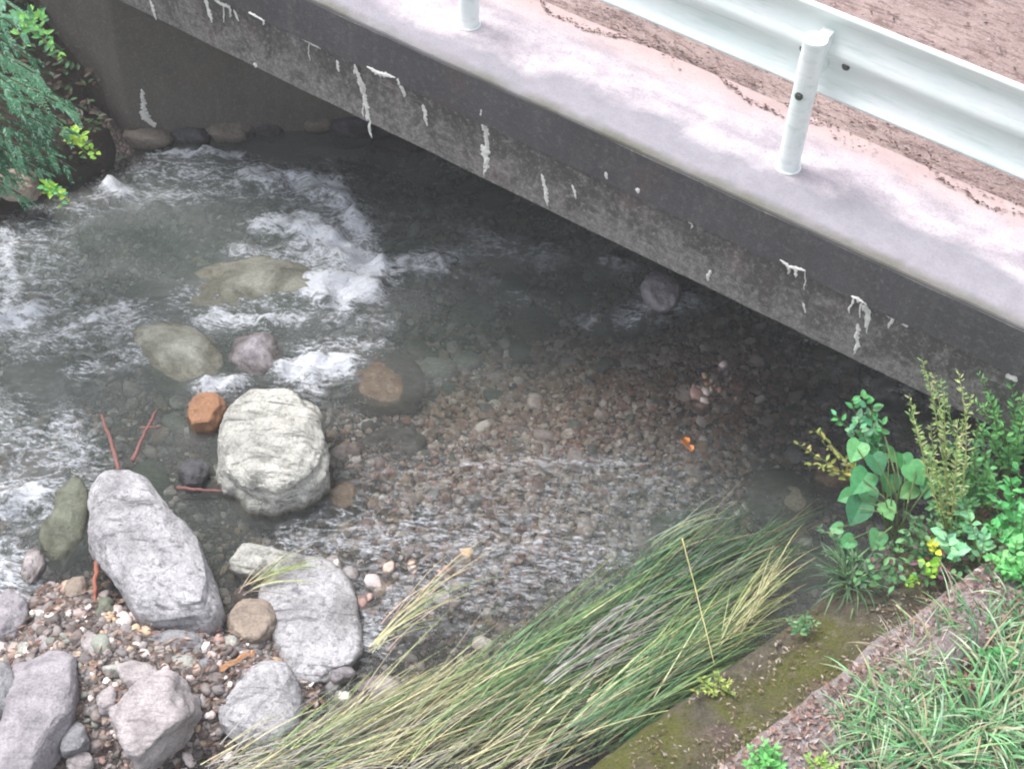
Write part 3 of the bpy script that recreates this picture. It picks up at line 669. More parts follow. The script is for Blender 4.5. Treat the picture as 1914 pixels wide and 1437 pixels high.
# bright pebbles in the shallow brown run
m = 7500; t = rng.random(m); c0 = P(760, 830); c1 = P(1400, 700); x = c0.x+(c1.x-c0.x)*t+rng.normal(0, .35, m); y = c0.y+(c1.y-c0.y)*t+rng.normal(0, .55, m)
ok = sc(x, y) > .5; x, y = x[ok], y[ok]; rad = np.clip(rng.lognormal(-4.2, .35, len(x)), .008, .035)
pc = np.array([(.36, .26, .22), (.46, .34, .27), (.50, .40, .34), (.27, .17, .13), (.60, .52, .46), (.42, .25, .20)])
gravel('gravel', 'reddish brown and pale pebbles in the shallow run at the middle', np.stack([x, y, bed_z(x, y)+rad*.5], 1), rad, pc[rng.integers(0, 6, len(x))]*1.25)
# dry bar
m = 420; x = rng.uniform(-3.8, 3.2, m); y = rng.uniform(5.2, 9.5, m); ok = (sc(x, y) > .6) & (sc(x, y) < 6.0) & (bed_z(x, y) < -.19); x, y = x[ok], y[ok]
rad = np.clip(rng.lognormal(-2.5, .4, len(x)), .04, .17); pg = np.array([(.20, .22, .17), (.26, .24, .20), (.15, .16, .14), (.34, .33, .29), (.28, .21, .17), (.42, .42, .38)])
gravel('cobbles', 'cobbles lying on the stream bed under the faster green water', np.stack([x, y, bed_z(x, y)+rad*.15], 1), rad, pg[rng.integers(0, 6, len(x))])
m = 11000; x = rng.uniform(-3.4, -.2, m); y = rng.uniform(3.2, 5.1, m); z = bed_z(x, y); ok = (z > -.08) & (sc(x, y) > .45); x, y, z = x[ok], y[ok], z[ok]
rad = np.clip(rng.lognormal(-4.45, .55, len(x)), .006, .05)
pd = np.array([(.30, .25, .235), (.36, .31, .30), (.24, .20, .19), (.46, .42, .41), (.20, .17, .16), (.34, .32, .32), (.40, .35, .33)])
gravel('gravel', 'loose pinkish brown gravel of the bar at lower left', np.stack([x, y, z+rad*.15], 1), rad, pd[rng.integers(0, 7, len(x))]*.62)

# ---------------------------------------------------------------- sticks and small debris
def stick(pts, r, col, label, name='stick', cat='stick'):
    w = [P(*p) for p in pts]; mb = MB(); path = []
    for a, b in zip(w[:-1], w[1:]):
        for k in range(6): path.append(a.lerp(b, k/6)+Vector((random.gauss(0, r*.16), random.gauss(0, r*.16), random.gauss(0, r*.16))))
    path.append(w[-1]); n = len(path); rr = [r*(1-.4*k/n)*random.uniform(.85, 1.1) for k in range(n)]
    mb.tube(path, rr, 4 if name == 'driftwood' else 8, col); return tag(mb.build(name, M['wood'], None, name != 'driftwood'), label, cat)
red = (.22, .105, .095)
stick([(222,880,.16),(206,820,.12),(190,775,.02)], .014, red, 'red brown stick leaning left out of the water above the speckled boulder')
stick([(248,862,.18),(268,815,.14),(292,768,.06)], .014, red, 'red brown stick leaning right out of the water above the speckled boulder')
stick([(262,800,.10),(285,798,.12),(303,798,.12)], .007, red, 'short red twig crossing the right leaning stick')
stick([(330,912,.06),(380,916,.05),(428,918,.03)], .012, red, 'red brown stick lying level between the two boulders')
stick([(182,1050,.06),(178,1090,.05),(176,1150,.05)], .016, (.32, .12, .08), 'upright red brown stick along the left side of the speckled boulder')
stick([(300,1110,.0),(278,1200,.08),(225,1290,.10),(190,1400,.10)], .016, (.12, .08, .07), 'long thin dark branch lying on the gravel bar')
stick([(388,1262,.16),(430,1240,.20),(474,1216,.19)], .022, (.50, .27, .15), 'chunky bright orange piece of wood at the edge of the gravel bar', 'driftwood', 'driftwood')
stick([(240,1278,.14),(300,1300,.14),(350,1310,.13)], .012, (.10, .07, .06), 'dark twig across the angular pinkish rock')
stick([(1275,1005,.9),(1300,1100,.75),(1335,1240,.7)], .0035, (.55, .50, .24), 'single long dry yellow stem rising over the dark reeds', 'dry_stem', 'stem')
stick([(1675,1130,1.0),(1725,1175,1.0),(1728,1250,.98)], .005, (.5, .4, .3), 'bent dry stalk lying on the bare strip of the bank', 'dry_stem', 'stem')
mb = MB()
for (dx, dy, s_, c) in ((0, 0, .035, (.85, .30, .06)), (.03, -.05, .026, (.8, .33, .12))):
    p = P(1281, 826, .0); mb.add([p+Vector((dx+math.cos(a)*s_*(.8+.3*math.sin(3*a)), dy+math.sin(a)*s_, .005+.008*math.sin(2*a))) for a in [k*PI/4 for k in range(8)]], [tuple(range(8))], c)
tag(mb.build('fallen_leaf', M['litter']), 'single bright orange leaf on the shallow water', 'leaf')

# ---------------------------------------------------------------- grass and reeds
def blade(mb, p, d, L, w, c0, c1, up0=.5, droop=.8, seg=7, side=None):
    # p root, d horizontal heading; rises by up0 then droops
    d = Vector(d).normalized(); s = Vector((-d.y, d.x, random.uniform(-.4, .4))).normalized(); vs = []; cs = []
    pos = Vector(p); el = up0
    for k in range(seg+1):
        t = k/seg; ww = w*(1-t**2.2)*.5+.0004
        vs += [pos-s*ww, pos+s*ww]; c = tuple(a+(b-a)*t for a, b in zip(c0, c1)); cs += [c, c]
        pos = pos+(d*math.cos(el)+Vector((0, 0, math.sin(el))))*(L/seg); el -= droop/seg
        d = (d+s*random.gauss(0, .02)).normalized()
    mb.add(vs, [(2*k, 2*k+1, 2*k+3, 2*k+2) for k in range(seg)], cs)
def jit(c, f=.25):
    k = random.uniform(1-f, 1+f); return (c[0]*k*random.uniform(.9, 1.1), c[1]*k, c[2]*k*random.uniform(.9, 1.1))
STRAW = (.60, .56, .32); GREEN = (.12, .29, .11); DARK = (.05, .11, .06); PALE = (.38, .36, .33); YG = (.32, .42, .14); BLUEG = (.07, .22, .13)
def reeds(label, quad, cnt, Lr, cols, w=.0048, up=(.12, .38), zr=(.05, .22), hd=(.80, .60), jt=.17, name='reed_clump'):
    # quad: four photo corners of the rooting patch
    q = [P(a, b, .0) for a, b in quad]; c = sum(q, Vector())/4
    t = thing(name, label, 'reeds', (c.x, c.y, 0)); mb = MB()
    for k in range(int(cnt*.8)):
        u, v = random.random(), random.random(); p = q[0].lerp(q[1], u).lerp(q[3].lerp(q[2], u), v)
        if sc(p.x, p.y) < .46: 
            sh = .47-sc(p.x, p.y); p = p+Vector((SN[0]*sh, SN[1]*sh, 0))
        a = math.atan2(hd[1], hd[0])+random.gauss(0, jt); p = p-Vector((c.x, c.y, 0)); p.z = random.uniform(*zr)
        nzv = noise.noise((p.x*5, p.y*5, 3)); i = int(min(max((nzv+.5+random.gauss(0, .22))*len(cols), 0), len(cols)-1))
        c0, c1 = cols[i]; e = random.uniform(*up); c0, c1 = (tuple(x*.45 for x in c0), tuple(x*.5 for x in c1)) if random.random() < .34 else (c0, c1)
        blade(mb, p, (math.cos(a), math.sin(a), 0), random.uniform(*Lr), w*random.uniform(.6, 1.3), jit(c0), jit(c1), e, e*2.1, 8)
    mb.build('blades', M['reed'], t); return t
reeds('straw yellow reeds flattened at the bottom edge, lower centre', [(420,1500),(1000,1500),(930,1330),(640,1380)], 620, (.5, .9), [(STRAW, STRAW), (STRAW, YG), (PALE, STRAW), (YG, GREEN)])
reeds('pale straw reeds at the lower left end beside the round grey rock', [(330,1500),(640,1500),(640,1400),(420,1425)], 260, (.3, .62), [(STRAW, STRAW), (PALE, PALE), (GREEN, YG)], hd=(.9, .45), jt=.3)
reeds('fresh green middle reeds combed flat toward the bridge', [(760,1420),(1130,1440),(1210,1180),(960,1220)], 800, (.5, .95), [(GREEN, YG), (GREEN, GREEN), (STRAW, GREEN), (GREEN, DARK), (DARK, YG)])
reeds('dark green reed tips nearest the bank plants', [(1050,1240),(1280,1260),(1400,1080),(1180,1090)], 760, (.4, .75), [(DARK, DARK), (DARK, GREEN), (GREEN, DARK), (DARK, STRAW), (PALE, DARK)])
reeds('grey dead reeds showing as a pale gap inside the green ones', [(980,1330),(1080,1350),(1200,1220),(1130,1190)], 90, (.3, .6), [(PALE, PALE), ((.36, .33, .35), PALE), (PALE, GREEN)], w=.006, zr=(.14, .3))
reeds('yellow stemmed reeds beside the mossy wall', [(1310,1290),(1360,1270),(1420,1190),(1350,1200)], 60, (.3, .6), [(STRAW, YG), (YG, STRAW), (STRAW, STRAW)], hd=(.62, .78), zr=(.3, .5), up=(.4, .9))
reeds('long green reeds along the lower side next to the wall', [(1000,1460),(1160,1440),(1290,1290),(1190,1270)], 420, (.5, .9), [(GREEN, GREEN), (GREEN, YG), (STRAW, YG), (DARK, GREEN)], zr=(.05, .4))
reeds('thin wispy yellow reeds leaning over the pale speckled rock', [(665,1260),(720,1240),(760,1190),(700,1210)], 26, (.35, .9), [(STRAW, YG), (YG, YG), ((.5, .34, .28), STRAW)], w=.006, up=(.3, .6), hd=(.78, .75), jt=.2)
reeds('small straw tuft drooping across the flat whitish stone', [(440,1130),(480,1120),(520,1090),(480,1090)], 22, (.2, .38), [((.6, .45, .38), STRAW), (STRAW, STRAW), (YG, YG)], w=.006, up=(.2, .5), hd=(.9, .5), jt=.3, zr=(.06, .12))
reeds('a few brownish reed ends reaching out over the water upstream', [(1180,1110),(1230,1100),(1270,1040),(1200,1050)], 70, (.25, .6), [(DARK, STRAW), (GREEN, PALE)], w=.006, up=(.3, .7))

def tuft(px, py, z, label, cnt, L, cols, name='grass_tuft', cat='grass', w=.008, spread=.10, up=(.7, 1.4)):
    c = P(px, py, z); c.z = z; t = thing(name, label, cat, c); mb = MB()
    for k in range(cnt):
        a = random.uniform(0, 2*PI); r = abs(random.gauss(0, spread)); p = (math.cos(a)*r, math.sin(a)*r, -.02); b = a+random.gauss(0, .7)
        c0 = jit(random.choice(cols)); blade(mb, p, (math.cos(b), math.sin(b), 0), L*random.uniform(.5, 1.15), w*random.uniform(.6, 1.3), tuple(x*.8 for x in c0), c0, random.uniform(*up), random.uniform(1.0, 2.0), 7)
    mb.build('blades', M['blade'], t); return t
GB = [(.10, .30, .12), (.16, .40, .18), (.07, .18, .08), (.24, .46, .20), (.40, .52, .34), (.34, .30, .2)]
tuft(1830,1360,1.0,'large bright green grass tuft at the lower right corner',230,.31,GB,w=.012,spread=.26)
tuft(1895,1290,1.02,'green grass tuft cut by the right edge, above the corner tuft',80,.28,GB,w=.011,spread=.13)
tuft(1670,1350,.98,'open grass tuft with long blades reaching over the bare bank edge',60,.32,GB,w=.011,spread=.05,up=(.3,1.2))
tuft(1730,1420,1.0,'grass tuft at the bottom edge left of the corner tuft',150,.32,GB,w=.010,spread=.11)
tuft(1640,1445,1.0,'small grass tuft at the bottom edge, leftmost of the grass',80,.24,GB,w=.009,spread=.08)
tuft(1835,1195,1.0,'thin grass tuft by the right edge below the leafy plants',60,.26,GB,w=.009,spread=.09)
tuft(1695,1240,.96,'pale dry grass tuft on the bare strip beside the mossy wall',90,.24,[(.45,.42,.30),(.5,.45,.38),(.2,.34,.15)],w=.006,spread=.07)
tuft(1885,1120,1.0,'grass tuft beside the end of the wall top at the right edge',45,.2,GB,w=.009,spread=.1)
tuft(1590,1085,.78,'drooping dark grass below the broad leaves, hanging on the wall end',110,.24,[(.08,.16,.08),(.14,.24,.10),(.05,.11,.06)],w=.008,spread=.07)

# low ground cover
V = MB()
for k in range(13000):
    s = -abs(random.gauss(0, .9))-.05; a = random.uniform(-1.2, 1.7); x = S0[0]+SD[0]*a+SN[0]*s; y = S0[1]+SD[1]*a+SN[1]*s
    if noise.noise((x*2.6, y*2.6, 1)) < .02-.9*min(-s-.2, .5): continue
    
    if s > -.20+.22*noise.noise((a*3, 0, 5)): continue
    b = random.uniform(0, 2*PI); blade(V, (x, y, max(gz(x, y), 1.01 if s > -.32 else 0)-.01), (math.cos(b), math.sin(b), 0), random.uniform(.05, .17), .007, jit(random.choice(GB)), jit(random.choice(GB+[(.4, .36, .26)])), random.uniform(.5, 1.3), 1.2, 4)
tag(V.build('ground_grass', M['blade']), 'short green grass and seedlings covering the near bank', 'grass', kind='stuff')
def fb(k):
    s = -abs(random.gauss(0, .45))-.02; a = random.uniform(-1.3, 1.9); x = S0[0]+SD[0]*a+SN[0]*s; y = S0[1]+SD[1]*a+SN[1]*s
    return Vector((x, y, max(gz(x, y), 1.015 if s > -.34 else 0)+random.uniform(.004, .02))), random.uniform(0, 6)
o = litter_flakes(9000, fb, [(.26, .18, .15), (.36, .28, .25), (.18, .12, .10), (.38, .33, .32), (.30, .17, .14), (.12, .08, .06)], .004, .022, 'dead_leaves'); tag(o, 'pinkish brown dead leaves and straw crumbs on the bare bank edge', 'leaf litter', kind='stuff')
def fd(k):
    s = random.uniform(.04, .4); a = random.uniform(-1.3, 1.6)
    if noise.noise((a*3, s*5, 2)) < -.05: s = random.uniform(.02, .1)
    return Vector((S0[0]+SD[0]*a+SN[0]*s, S0[1]+SD[1]*a+SN[1]*s, .862-(s-.03)*.324+random.uniform(.012, .022))), random.uniform(0, 6)
o = litter_flakes(1700, fd, [(.14, .10, .06), (.24, .19, .14), (.09, .09, .03), (.07, .05, .04), (.30, .26, .22)], .004, .016, 'wall_debris'); tag(o, 'brown leaf crumbs and grit lying on the flat mossy wall top', 'debris', kind='stuff')
def fc(k):
    while True:
        x, y = random.uniform(-3, -.6), random.uniform(3.5, 4.9)
        if bz(x, y) > -.02: return Vector((x, y, bz(x, y)+random.uniform(.015, .05))), .4
o = litter_flakes(900, fc, [(.2, .12, .09), (.34, .25, .2), (.12, .08, .06), (.1, .07, .06)], .006, .03, 'flood_debris'); tag(o, 'brown leaves, bark bits and straw washed onto the gravel bar', 'debris', kind='stuff')

# ---------------------------------------------------------------- broad leaved and feathery plants
def leaf(mb, p, d, nrm, L, W, col, shape='oval', fold=.25):
    d = Vector(d).normalized(); nrm = Vector(nrm); s = d.cross(nrm)
    s = s.normalized() if s.length > 1e-3 else Vector((1, 0, 0)); n_ = s.cross(d).normalized()
    if shape == 'oval': pr = [(0, .0), (.15, .55), (.38, 1), (.65, .82), (.88, .34), (1, 0)]
    elif shape == 'heart': pr = [(0, .15), (-.08, .5), (.0, .85), (.18, 1.02), (.38, 1.0), (.6, .8), (.8, .45), (.93, .15), (1, 0)]
    else: pr = [(0, .2), (.3, 1), (.7, .75), (1, 0)]
    vs = []; cs = []; m = len(pr); P0 = Vector(p); fl_ = -.16*L
    for (t, w) in pr:
        z = fl_*t*t; c = P0+d*(max(t, 0)*L)+n_*z; vs.append(c)
    for sg in (-1, 1):
        for (t, w) in pr: c = P0+d*(t*L)+n_*(fl_*t*t+fold*W*.5*w)+s*(sg*w*W*.5); vs.append(c)
    fs = []
    for k in range(m-1):
        fs.append((k, k+1, m+k+1, m+k)); fs.append((k, 2*m+k, 2*m+k+1, k+1))
    mb.add(vs, fs, jit(col, .18))
def plant(name, label, cat, base, z0, stems, leafcols, lsize, lw, nl, shape='oval', stemcol=(.16, .2, .07), group=None, rr=.004, twirl=1.0, upn=.6):
    """stems: list of (px,py,z) tips; leaves set along the outer part of each stem"""
    c = P(*base, z0); t = thing(name, label, cat, c, group=group); ms = MB(); ml = MB()
    nl = int(nl*1.55); lsize *= .84
    for tip in stems:
        e = P(*tip)-c; m = e.length; mid = e*.5+Vector((random.gauss(0, .06)*m, random.gauss(0, .06)*m, .12*m)); path = []
        for k in range(9):
            u = k/8; path.append(Vector((0, 0, 0))*(1-u)**2+mid*2*u*(1-u)+e*u*u)
        ms.tube(path, [rr*(1-.7*k/8) for k in range(9)], 5, stemcol)
        for k in range(nl):
            u = .18+.82*(k+random.random())/nl; p = mid*2*u*(1-u)+e*u*u; tg = (mid*(2-4*u)+e*2*u).normalized()
            a = random.uniform(0, 2*PI)*twirl+k*2.4; side = Vector((math.cos(a), math.sin(a), random.uniform(.0, .6))).normalized()
            d = (tg*.5+side).normalized(); sz = lsize*random.uniform(.6, 1.2)*(1.15-.45*u)
            nn = Vector((random.gauss(0, .35), random.gauss(0, .35)-.35, 1))
            leaf(ml, p+side*.004, d, nn, sz, sz*lw, random.choice(leafcols), shape)
    ms.build('stems', M['leaf'], t); ml.build('leaves', M['leaf'], t); return t
MID = [(.12, .34, .11), (.15, .38, .14), (.08, .22, .08), (.2, .44, .14)]; LIME = [(.30, .52, .06), (.40, .60, .10), (.22, .46, .05)]; OLV = [(.30, .30, .08), (.22, .26, .07), (.38, .34, .12)]
# broad leaves (each placed)
vine = thing('broad_leaf_vine', 'vine with large round overlapping green leaves hanging over the stream by the wall end', 'vine', P(1680, 1000, .85)); vc = vine.location
ml = MB(); ms = MB()
for (a, b, z, s_, hx, hy) in [(1602,838,1.15,.17,-.4,-.8),(1612,895,1.1,.20,-.5,-.7),(1605,950,1.0,.21,-.4,-.8),(1640,862,1.2,.16,.3,-.8),(1585,925,1.0,.13,-.9,-.3),(1712,880,1.15,.18,.5,-.7),(1738,905,1.1,.17,-.3,-.9),(1700,915,1.05,.14,-.7,-.5),(1650,800,1.15,.12,.2,.6),
    (1640,1005,.95,.15,-.3,-.9),(1585,1010,.85,.12,-.8,-.4),(1660,950,1.0,.14,.4,-.9),(1672,845,1.1,.13,.4,.2),(1630,770,1.1,.10,.1,.7),(1565,985,.8,.10,-.9,.1),(1625,925,.98,.15,.1,-1),(1690,860,1.0,.15,.1,-1),(1665,900,.95,.17,-.1,-1)]:
    p = P(a, b, z)-vc; s_ *= .70; leaf(ml, p-Vector((hx, hy, 0)).normalized()*s_*.4, (hx, hy, -.25), (random.gauss(0, .15), -.45, 1), s_, s_*.95, random.choice([(.07, .27, .10), (.11, .34, .14), (.05, .19, .08), (.14, .36, .13)]), 'heart', .2)
    ms.tube([Vector((random.uniform(-.05, .05), 0, -.1)), p*.5+Vector((0, 0, .08)), p], .0035, 5, (.14, .2, .07))
ms.build('stems', M['leaf'], vine); ml.build('leaves', M['leaf'], vine)
plant('leafy_weed', 'small upright plant with pairs of oval leaves above the broad leaved vine', 'plant', (1640, 880), .9, [(1590,745,1.25),(1630,750,1.25),(1560,775,1.2),(1650,790,1.2),(1600,790,1.2),(1610,735,1.25)], [(.10, .36, .12), (.12, .40, .20), (.2, .42, .24)], .085, .55, 9)
plant('yellow_weed', 'yellow green plant with small dry looking leaves, leftmost of the bank plants', 'plant', (1630, 920), .8, [(1488,828,1.0),(1520,805,1.05),(1500,862,.95),(1540,830,1.0),(1560,850,1.0),(1530,870,.95)], [(.36, .34, .10), (.26, .32, .08), (.42, .38, .18), (.2, .24, .08)], .055, .42, 12)
plant('feathery_weed', 'tall pale yellow green feathery plant in front of the bridge beam', 'plant', (1775, 1010), .95, [(1722,670,1.7),(1745,700,1.65),(1790,690,1.7),(1700,740,1.5),(1765,740,1.6),(1815,740,1.6),(1710,800,1.4),(1790,790,1.5),(1740,790,1.5)], [(.26, .38, .14), (.34, .44, .18), (.20, .32, .10), (.45, .46, .24)], .045, .26, 46, 'lance', (.3, .34, .12))
plant('dark_weed', 'darker feathery plant behind the pale feathery one', 'plant', (1800, 960), .95, [(1725,690,1.5),(1755,650+60,1.5),(1830,790,1.45),(1840,840,1.3),(1700,770,1.3)], [(.13, .28, .10), (.2, .36, .13)], .045, .3, 34, 'lance')
RB = [
 ('tangle of light green small leaves filling the bank right of the broad leaved vine',(1790,1010),.95,[(1740,850,1.2),(1760,880,1.2),(1775,920,1.15),(1800,860,1.25),(1815,930,1.2),(1745,940,1.1),(1830,890,1.2),(1780,830,1.3)],[(.12,.34,.12),(.18,.42,.18),(.08,.2,.08)],.05,.45,26),
 ('bright leafy weed in the corner between the pale plant and the right edge',(1900,1080),1.0,[(1870,1030,1.15),(1900,1010,1.2),(1880,1065,1.1),(1915,1060,1.15),(1845,1040,1.1),(1930,1090,1.1)],[(.14,.44,.14),(.22,.54,.2)],.07,.6,12),
 ('tall thin leaved green weed nearest the right edge, tips against the beam',(1900,870),1.05,[(1830,700,1.6),(1860,690,1.6),(1885,670,1.7),(1800,730,1.5),(1840,760,1.5),(1910,740,1.6)],[(.15,.36,.12),(.24,.46,.17)],.045,.28,34),
 ('bushy bright green weed at the right edge level with the beam bottom',(1880,900),1.05,[(1850,740,1.55),(1890,720,1.6),(1920,760,1.6),(1870,790,1.5),(1905,820,1.4),(1840,800,1.4),(1935,710,1.6)],[(.13,.38,.12),(.20,.48,.15),(.08,.24,.09)],.06,.4,24),
 ('dense small leaved weed between the feathery plant and the right edge',(1830,960),1.0,[(1790,850,1.3),(1820,830,1.35),(1850,870,1.3),(1800,900,1.2),(1860,900,1.25),(1835,800,1.4)],MID,.06,.45,22),
 ('bright green leafy plant at the right edge above the grass',(1900,1050),1.0,[(1860,930,1.25),(1890,900,1.3),(1915,950,1.3),(1850,980,1.2),(1885,1000,1.15),(1930,1000,1.2),(1905,870,1.35)],[(.12,.44,.14),(.18,.52,.20),(.10,.34,.12)],.085,.6,14),
 ('low dark leaved plant under the feathery plant',(1760,1060),.9,[(1700,960,1.05),(1740,970,1.1),(1790,980,1.1),(1720,1020,1.0),(1770,1020,1.0),(1690,1010,.95)],[(.07,.18,.08),(.10,.26,.10),(.06,.14,.06)],.055,.5,18),
 ('dark fern like plant at the left end of the bank, over the water',(1610,1060),.7,[(1530,985,.85),(1560,1000,.85),(1545,1030,.8),(1590,1040,.85),(1620,1060,.85),(1575,1070,.8)],[(.07,.18,.09),(.10,.24,.10),(.16,.28,.14)],.05,.35,22),
 ('plant with pale green leaves in the middle of the bank growth',(1830,1050),1.0,[(1780,930,1.15),(1810,960,1.15),(1840,1000,1.1),(1790,900,1.2)],[(.16,.40,.20),(.22,.46,.26)],.08,.6,8)]
for lab, b, z, st, cl, ls, lw, nl in RB: plant('leafy_weed', lab, 'plant', b, z, st, cl, ls, lw, nl)
plant('clover_plant', 'light mint green plant with three part leaves above the mossy wall', 'plant', (1790, 1050), .95, [(1765,1000,1.1),(1790,1025,1.1),(1752,990,1.1)], [(.30, .62, .36), (.36, .66, .42)], .10, .8, 3, 'heart')
plant('lime_sprig', 'lime green sprig trailing onto the wall top', 'plant', (1760, 1050), .95, [(1725,1055,1.0),(1735,1080,.98),(1715,1065,1.0)], LIME, .065, .7, 4)
plant('lime_sprig', 'tiniest lime green sprig lying lowest on the wall top', 'plant', (1720, 1080), .92, [(1690,1090,.95),(1705,1095,.95)], LIME, .045, .7, 3)
plant('yellow_sprig', 'small yellow leaf pair beside the mint green plant', 'plant', (1750, 1040), .95, [(1728,1015,1.1),(1742,1018,1.1)], [(.62, .62, .06)], .06, .7, 2)
plant('low_herb', 'small bright green herb at the bottom edge on the wall side of the bank', 'plant', (1440, 1430), 1.0, [(1400,1400,1.08),(1425,1385,1.1),(1450,1395,1.1),(1395,1430,1.05),(1430,1420,1.08),(1460,1430,1.05)], [(.13, .42, .12), (.2, .5, .16)], .05, .45, 14)
plant('low_herb', 'small yellow green herb at the bottom edge between two grass tufts', 'plant', (1530, 1440), 1.0, [(1510,1415,1.06),(1540,1410,1.06),(1560,1430,1.05)], [(.26, .46, .10), (.34, .5, .14)], .045, .45, 10)
plant('low_herb', 'little yellow flowered herb growing out of the wall foot below the reeds', 'plant', (1340, 1290), .72, [(1310,1265,.85),(1340,1255,.88),(1365,1275,.85),(1300,1290,.8),(1370,1295,.8),(1335,1300,.8)], [(.34, .44, .12), (.24, .36, .10), (.5, .52, .14)], .04, .4, 12)
plant('low_herb', 'small dull green herb on the mossy wall top beside the yellow stemmed reeds', 'plant', (1500, 1175), .8, [(1475,1160,.88),(1505,1150,.9),(1525,1165,.88),(1485,1185,.84)], [(.10, .24, .11), (.16, .30, .14)], .045, .5, 9)
plant('low_herb', 'green seedlings near the right edge among the grass', 'plant', (1860, 1240), 1.0, [(1840,1215,1.1),(1880,1210,1.1),(1900,1235,1.08),(1850,1250,1.05)], [(.10, .34, .12), (.15, .42, .15)], .055, .6, 9)
plant('low_herb', 'reddish green weed in the middle of the near bank', 'plant', (1790, 1290), 1.0, [(1770,1270,1.08),(1800,1262,1.08),(1815,1290,1.05)], [(.14, .34, .12), (.34, .16, .10)], .05, .5, 8)
# understory mass behind the plants
V = MB()
for k in range(2600):
    px = random.uniform(1560, 1960); py = random.uniform(800, 1095)
    if py < 1120-(px-1500)*.9+40 or py > 1110-(px-1700)*.12: continue
    z = random.uniform(.55, 1.05); p = P(px, py, z); a = random.uniform(0, 2*PI)
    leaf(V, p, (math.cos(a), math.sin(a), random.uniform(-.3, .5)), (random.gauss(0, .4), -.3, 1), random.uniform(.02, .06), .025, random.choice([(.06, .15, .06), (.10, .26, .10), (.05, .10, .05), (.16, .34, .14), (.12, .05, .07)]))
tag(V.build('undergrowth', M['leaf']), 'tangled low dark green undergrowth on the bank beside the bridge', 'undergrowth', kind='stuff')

# far bank: conifer reaching in from the left, sprigs
ct = P(-330, 230, 1.0); con = thing('conifer', 'blue green conifer branches hanging in from the left over the far bank', 'tree', (ct.x, ct.y, gz(ct.x, ct.y)-.05)); c0 = con.location
tr = MB(); tr.tube([(0, 0, 0), (.03, .02, 1.5), (0, .05, 3.5), (.02, 0, 6)], [.13, .10, .07, .01], 12, (.12, .08, .06)); tr.build('trunk', M['wood'], con, True)
lm = MB(); fo = MB()
CG = [(.06, .21, .11), (.09, .28, .15), (.04, .14, .07), (.14, .35, .20), (.26, .44, .31)]
tips = [(135,205,1.2),(125,185,1.1),(120,245,1.1),(100,170,1.4),(95,290,.9),(125,310,.8),(70,140,1.6),(60,110,1.7),(60,330,.8),(40,365,.7),(75,230,1.3),(50,200,1.5),(30,270,1.2),(40,300,1.0),(15,240,1.5),(20,160,1.7),(90,215,1.2),(60,260,1.1),(10,330,.9),(110,275,1.0),(30,20,2.4),(40,60,2.2),(10,80,2.1),(75,320,.8),(85,250,1.1),(30,340,.8),(50,290,1.0)]
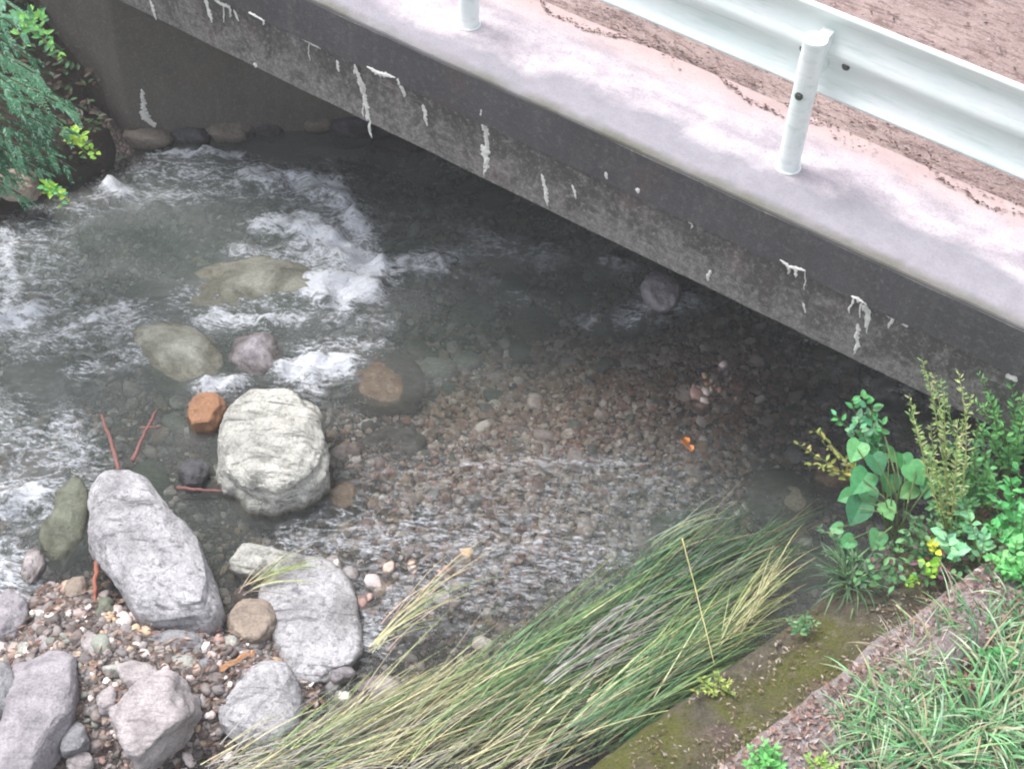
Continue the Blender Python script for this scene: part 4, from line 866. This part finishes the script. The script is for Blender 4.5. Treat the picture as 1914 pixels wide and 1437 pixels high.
for tip in tips:
    e = P(*tip)-c0; st = Vector((0, 0, e.z+.35+.25*random.random())); mid = (st+e)/2+Vector((0, 0, .22)); path = []
    for k in range(11): u = k/10; path.append(st*(1-u)**2+mid*2*u*(1-u)+e*u*u)
    lm.tube(path, [.016*(1-.85*k/10)+.0015 for k in range(11)], 5, (.14, .09, .06))
    col = random.choice(CG[:4])
    for k in range(44):
        u = .40+.60*random.random(); p = st*(1-u)**2+mid*2*u*(1-u)+e*u*u; tg = (mid*(2-4*u)-st*2*(1-u)+e*2*u).normalized(); sd_ = Vector((-tg.y, tg.x, 0))*random.choice((-1, 1))
        d = (tg*random.uniform(.6, 1.1)+sd_*random.uniform(.3, 1)+Vector((0, 0, random.uniform(-.45, .1)))).normalized(); L = random.uniform(.07, .2)*(1.35-u*.8)
        for q in range(7):
            v = (q+1)/7; pp = p+d*L*v+Vector((0, 0, -.25*L*v*v)); s2 = Vector((-d.y, d.x, .1))
            for sg in (-1, 1): leaf(fo, pp, d*.8+s2*sg*.7, (0, -.3, 1), .030*(1.2-v*.5), .009, col if random.random() < .75 else CG[4], 'lance')
lm.build('branches', M['wood'], con, True); fo.build('foliage', M['leaf'], con)
plant('lime_sprig', 'upper bright lime green sprig beside the conifer on the far bank', 'plant', (120, 255), .55, [(150,240,.75),(165,260,.7),(180,285,.62),(150,275,.7),(175,300,.6),(145,255,.75)], LIME, .07, .65, 7)
plant('lime_sprig', 'lower lime green sprig at the water edge below the conifer', 'plant', (80, 350), .4, [(105,350,.5),(120,365,.48),(118,385,.42),(100,365,.5),(128,372,.44)], LIME+[(.12, .4, .16)], .07, .65, 6)
plant('far_bank_weed', 'green leaves at the top left corner above the conifer', 'plant', (20, 30), 1.6, [(60,60,1.9),(95,80,1.7),(110,110,1.6),(130,118,1.4),(80,40,1.9),(50,90,1.8)], [(.06, .18, .08), (.10, .32, .08), (.16, .40, .08)], .08, .5, 12)
V = MB()
for k in range(6000):
    s = random.uniform(6.1, 8); a = random.uniform(-1, 4.0); x = S0[0]+SD[0]*a+SN[0]*s; y = S0[1]+SD[1]*a+SN[1]*s
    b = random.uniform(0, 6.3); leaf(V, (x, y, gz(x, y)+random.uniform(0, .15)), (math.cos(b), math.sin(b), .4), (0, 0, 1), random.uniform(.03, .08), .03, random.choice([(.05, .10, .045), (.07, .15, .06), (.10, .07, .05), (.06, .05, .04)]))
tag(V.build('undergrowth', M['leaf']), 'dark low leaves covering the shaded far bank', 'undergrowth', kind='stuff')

# ---------------------------------------------------------------- thin scattering volume added to lift the dark tones, standing in for lens veil
hz = MB(); hz.box(-320, 320, -320, 320, -1.8, 8.4)
km = NT('lens_veil'); pv = km.n('ShaderNodeVolumePrincipled'); pv.inputs['Color'].default_value = (.97, .97, 1, 1); pv.inputs['Density'].default_value = .0035
km.t.links.new(pv.outputs[0], km.out.inputs['Volume'])
tag(hz.build('veil_volume', km.m), kind='stuff')
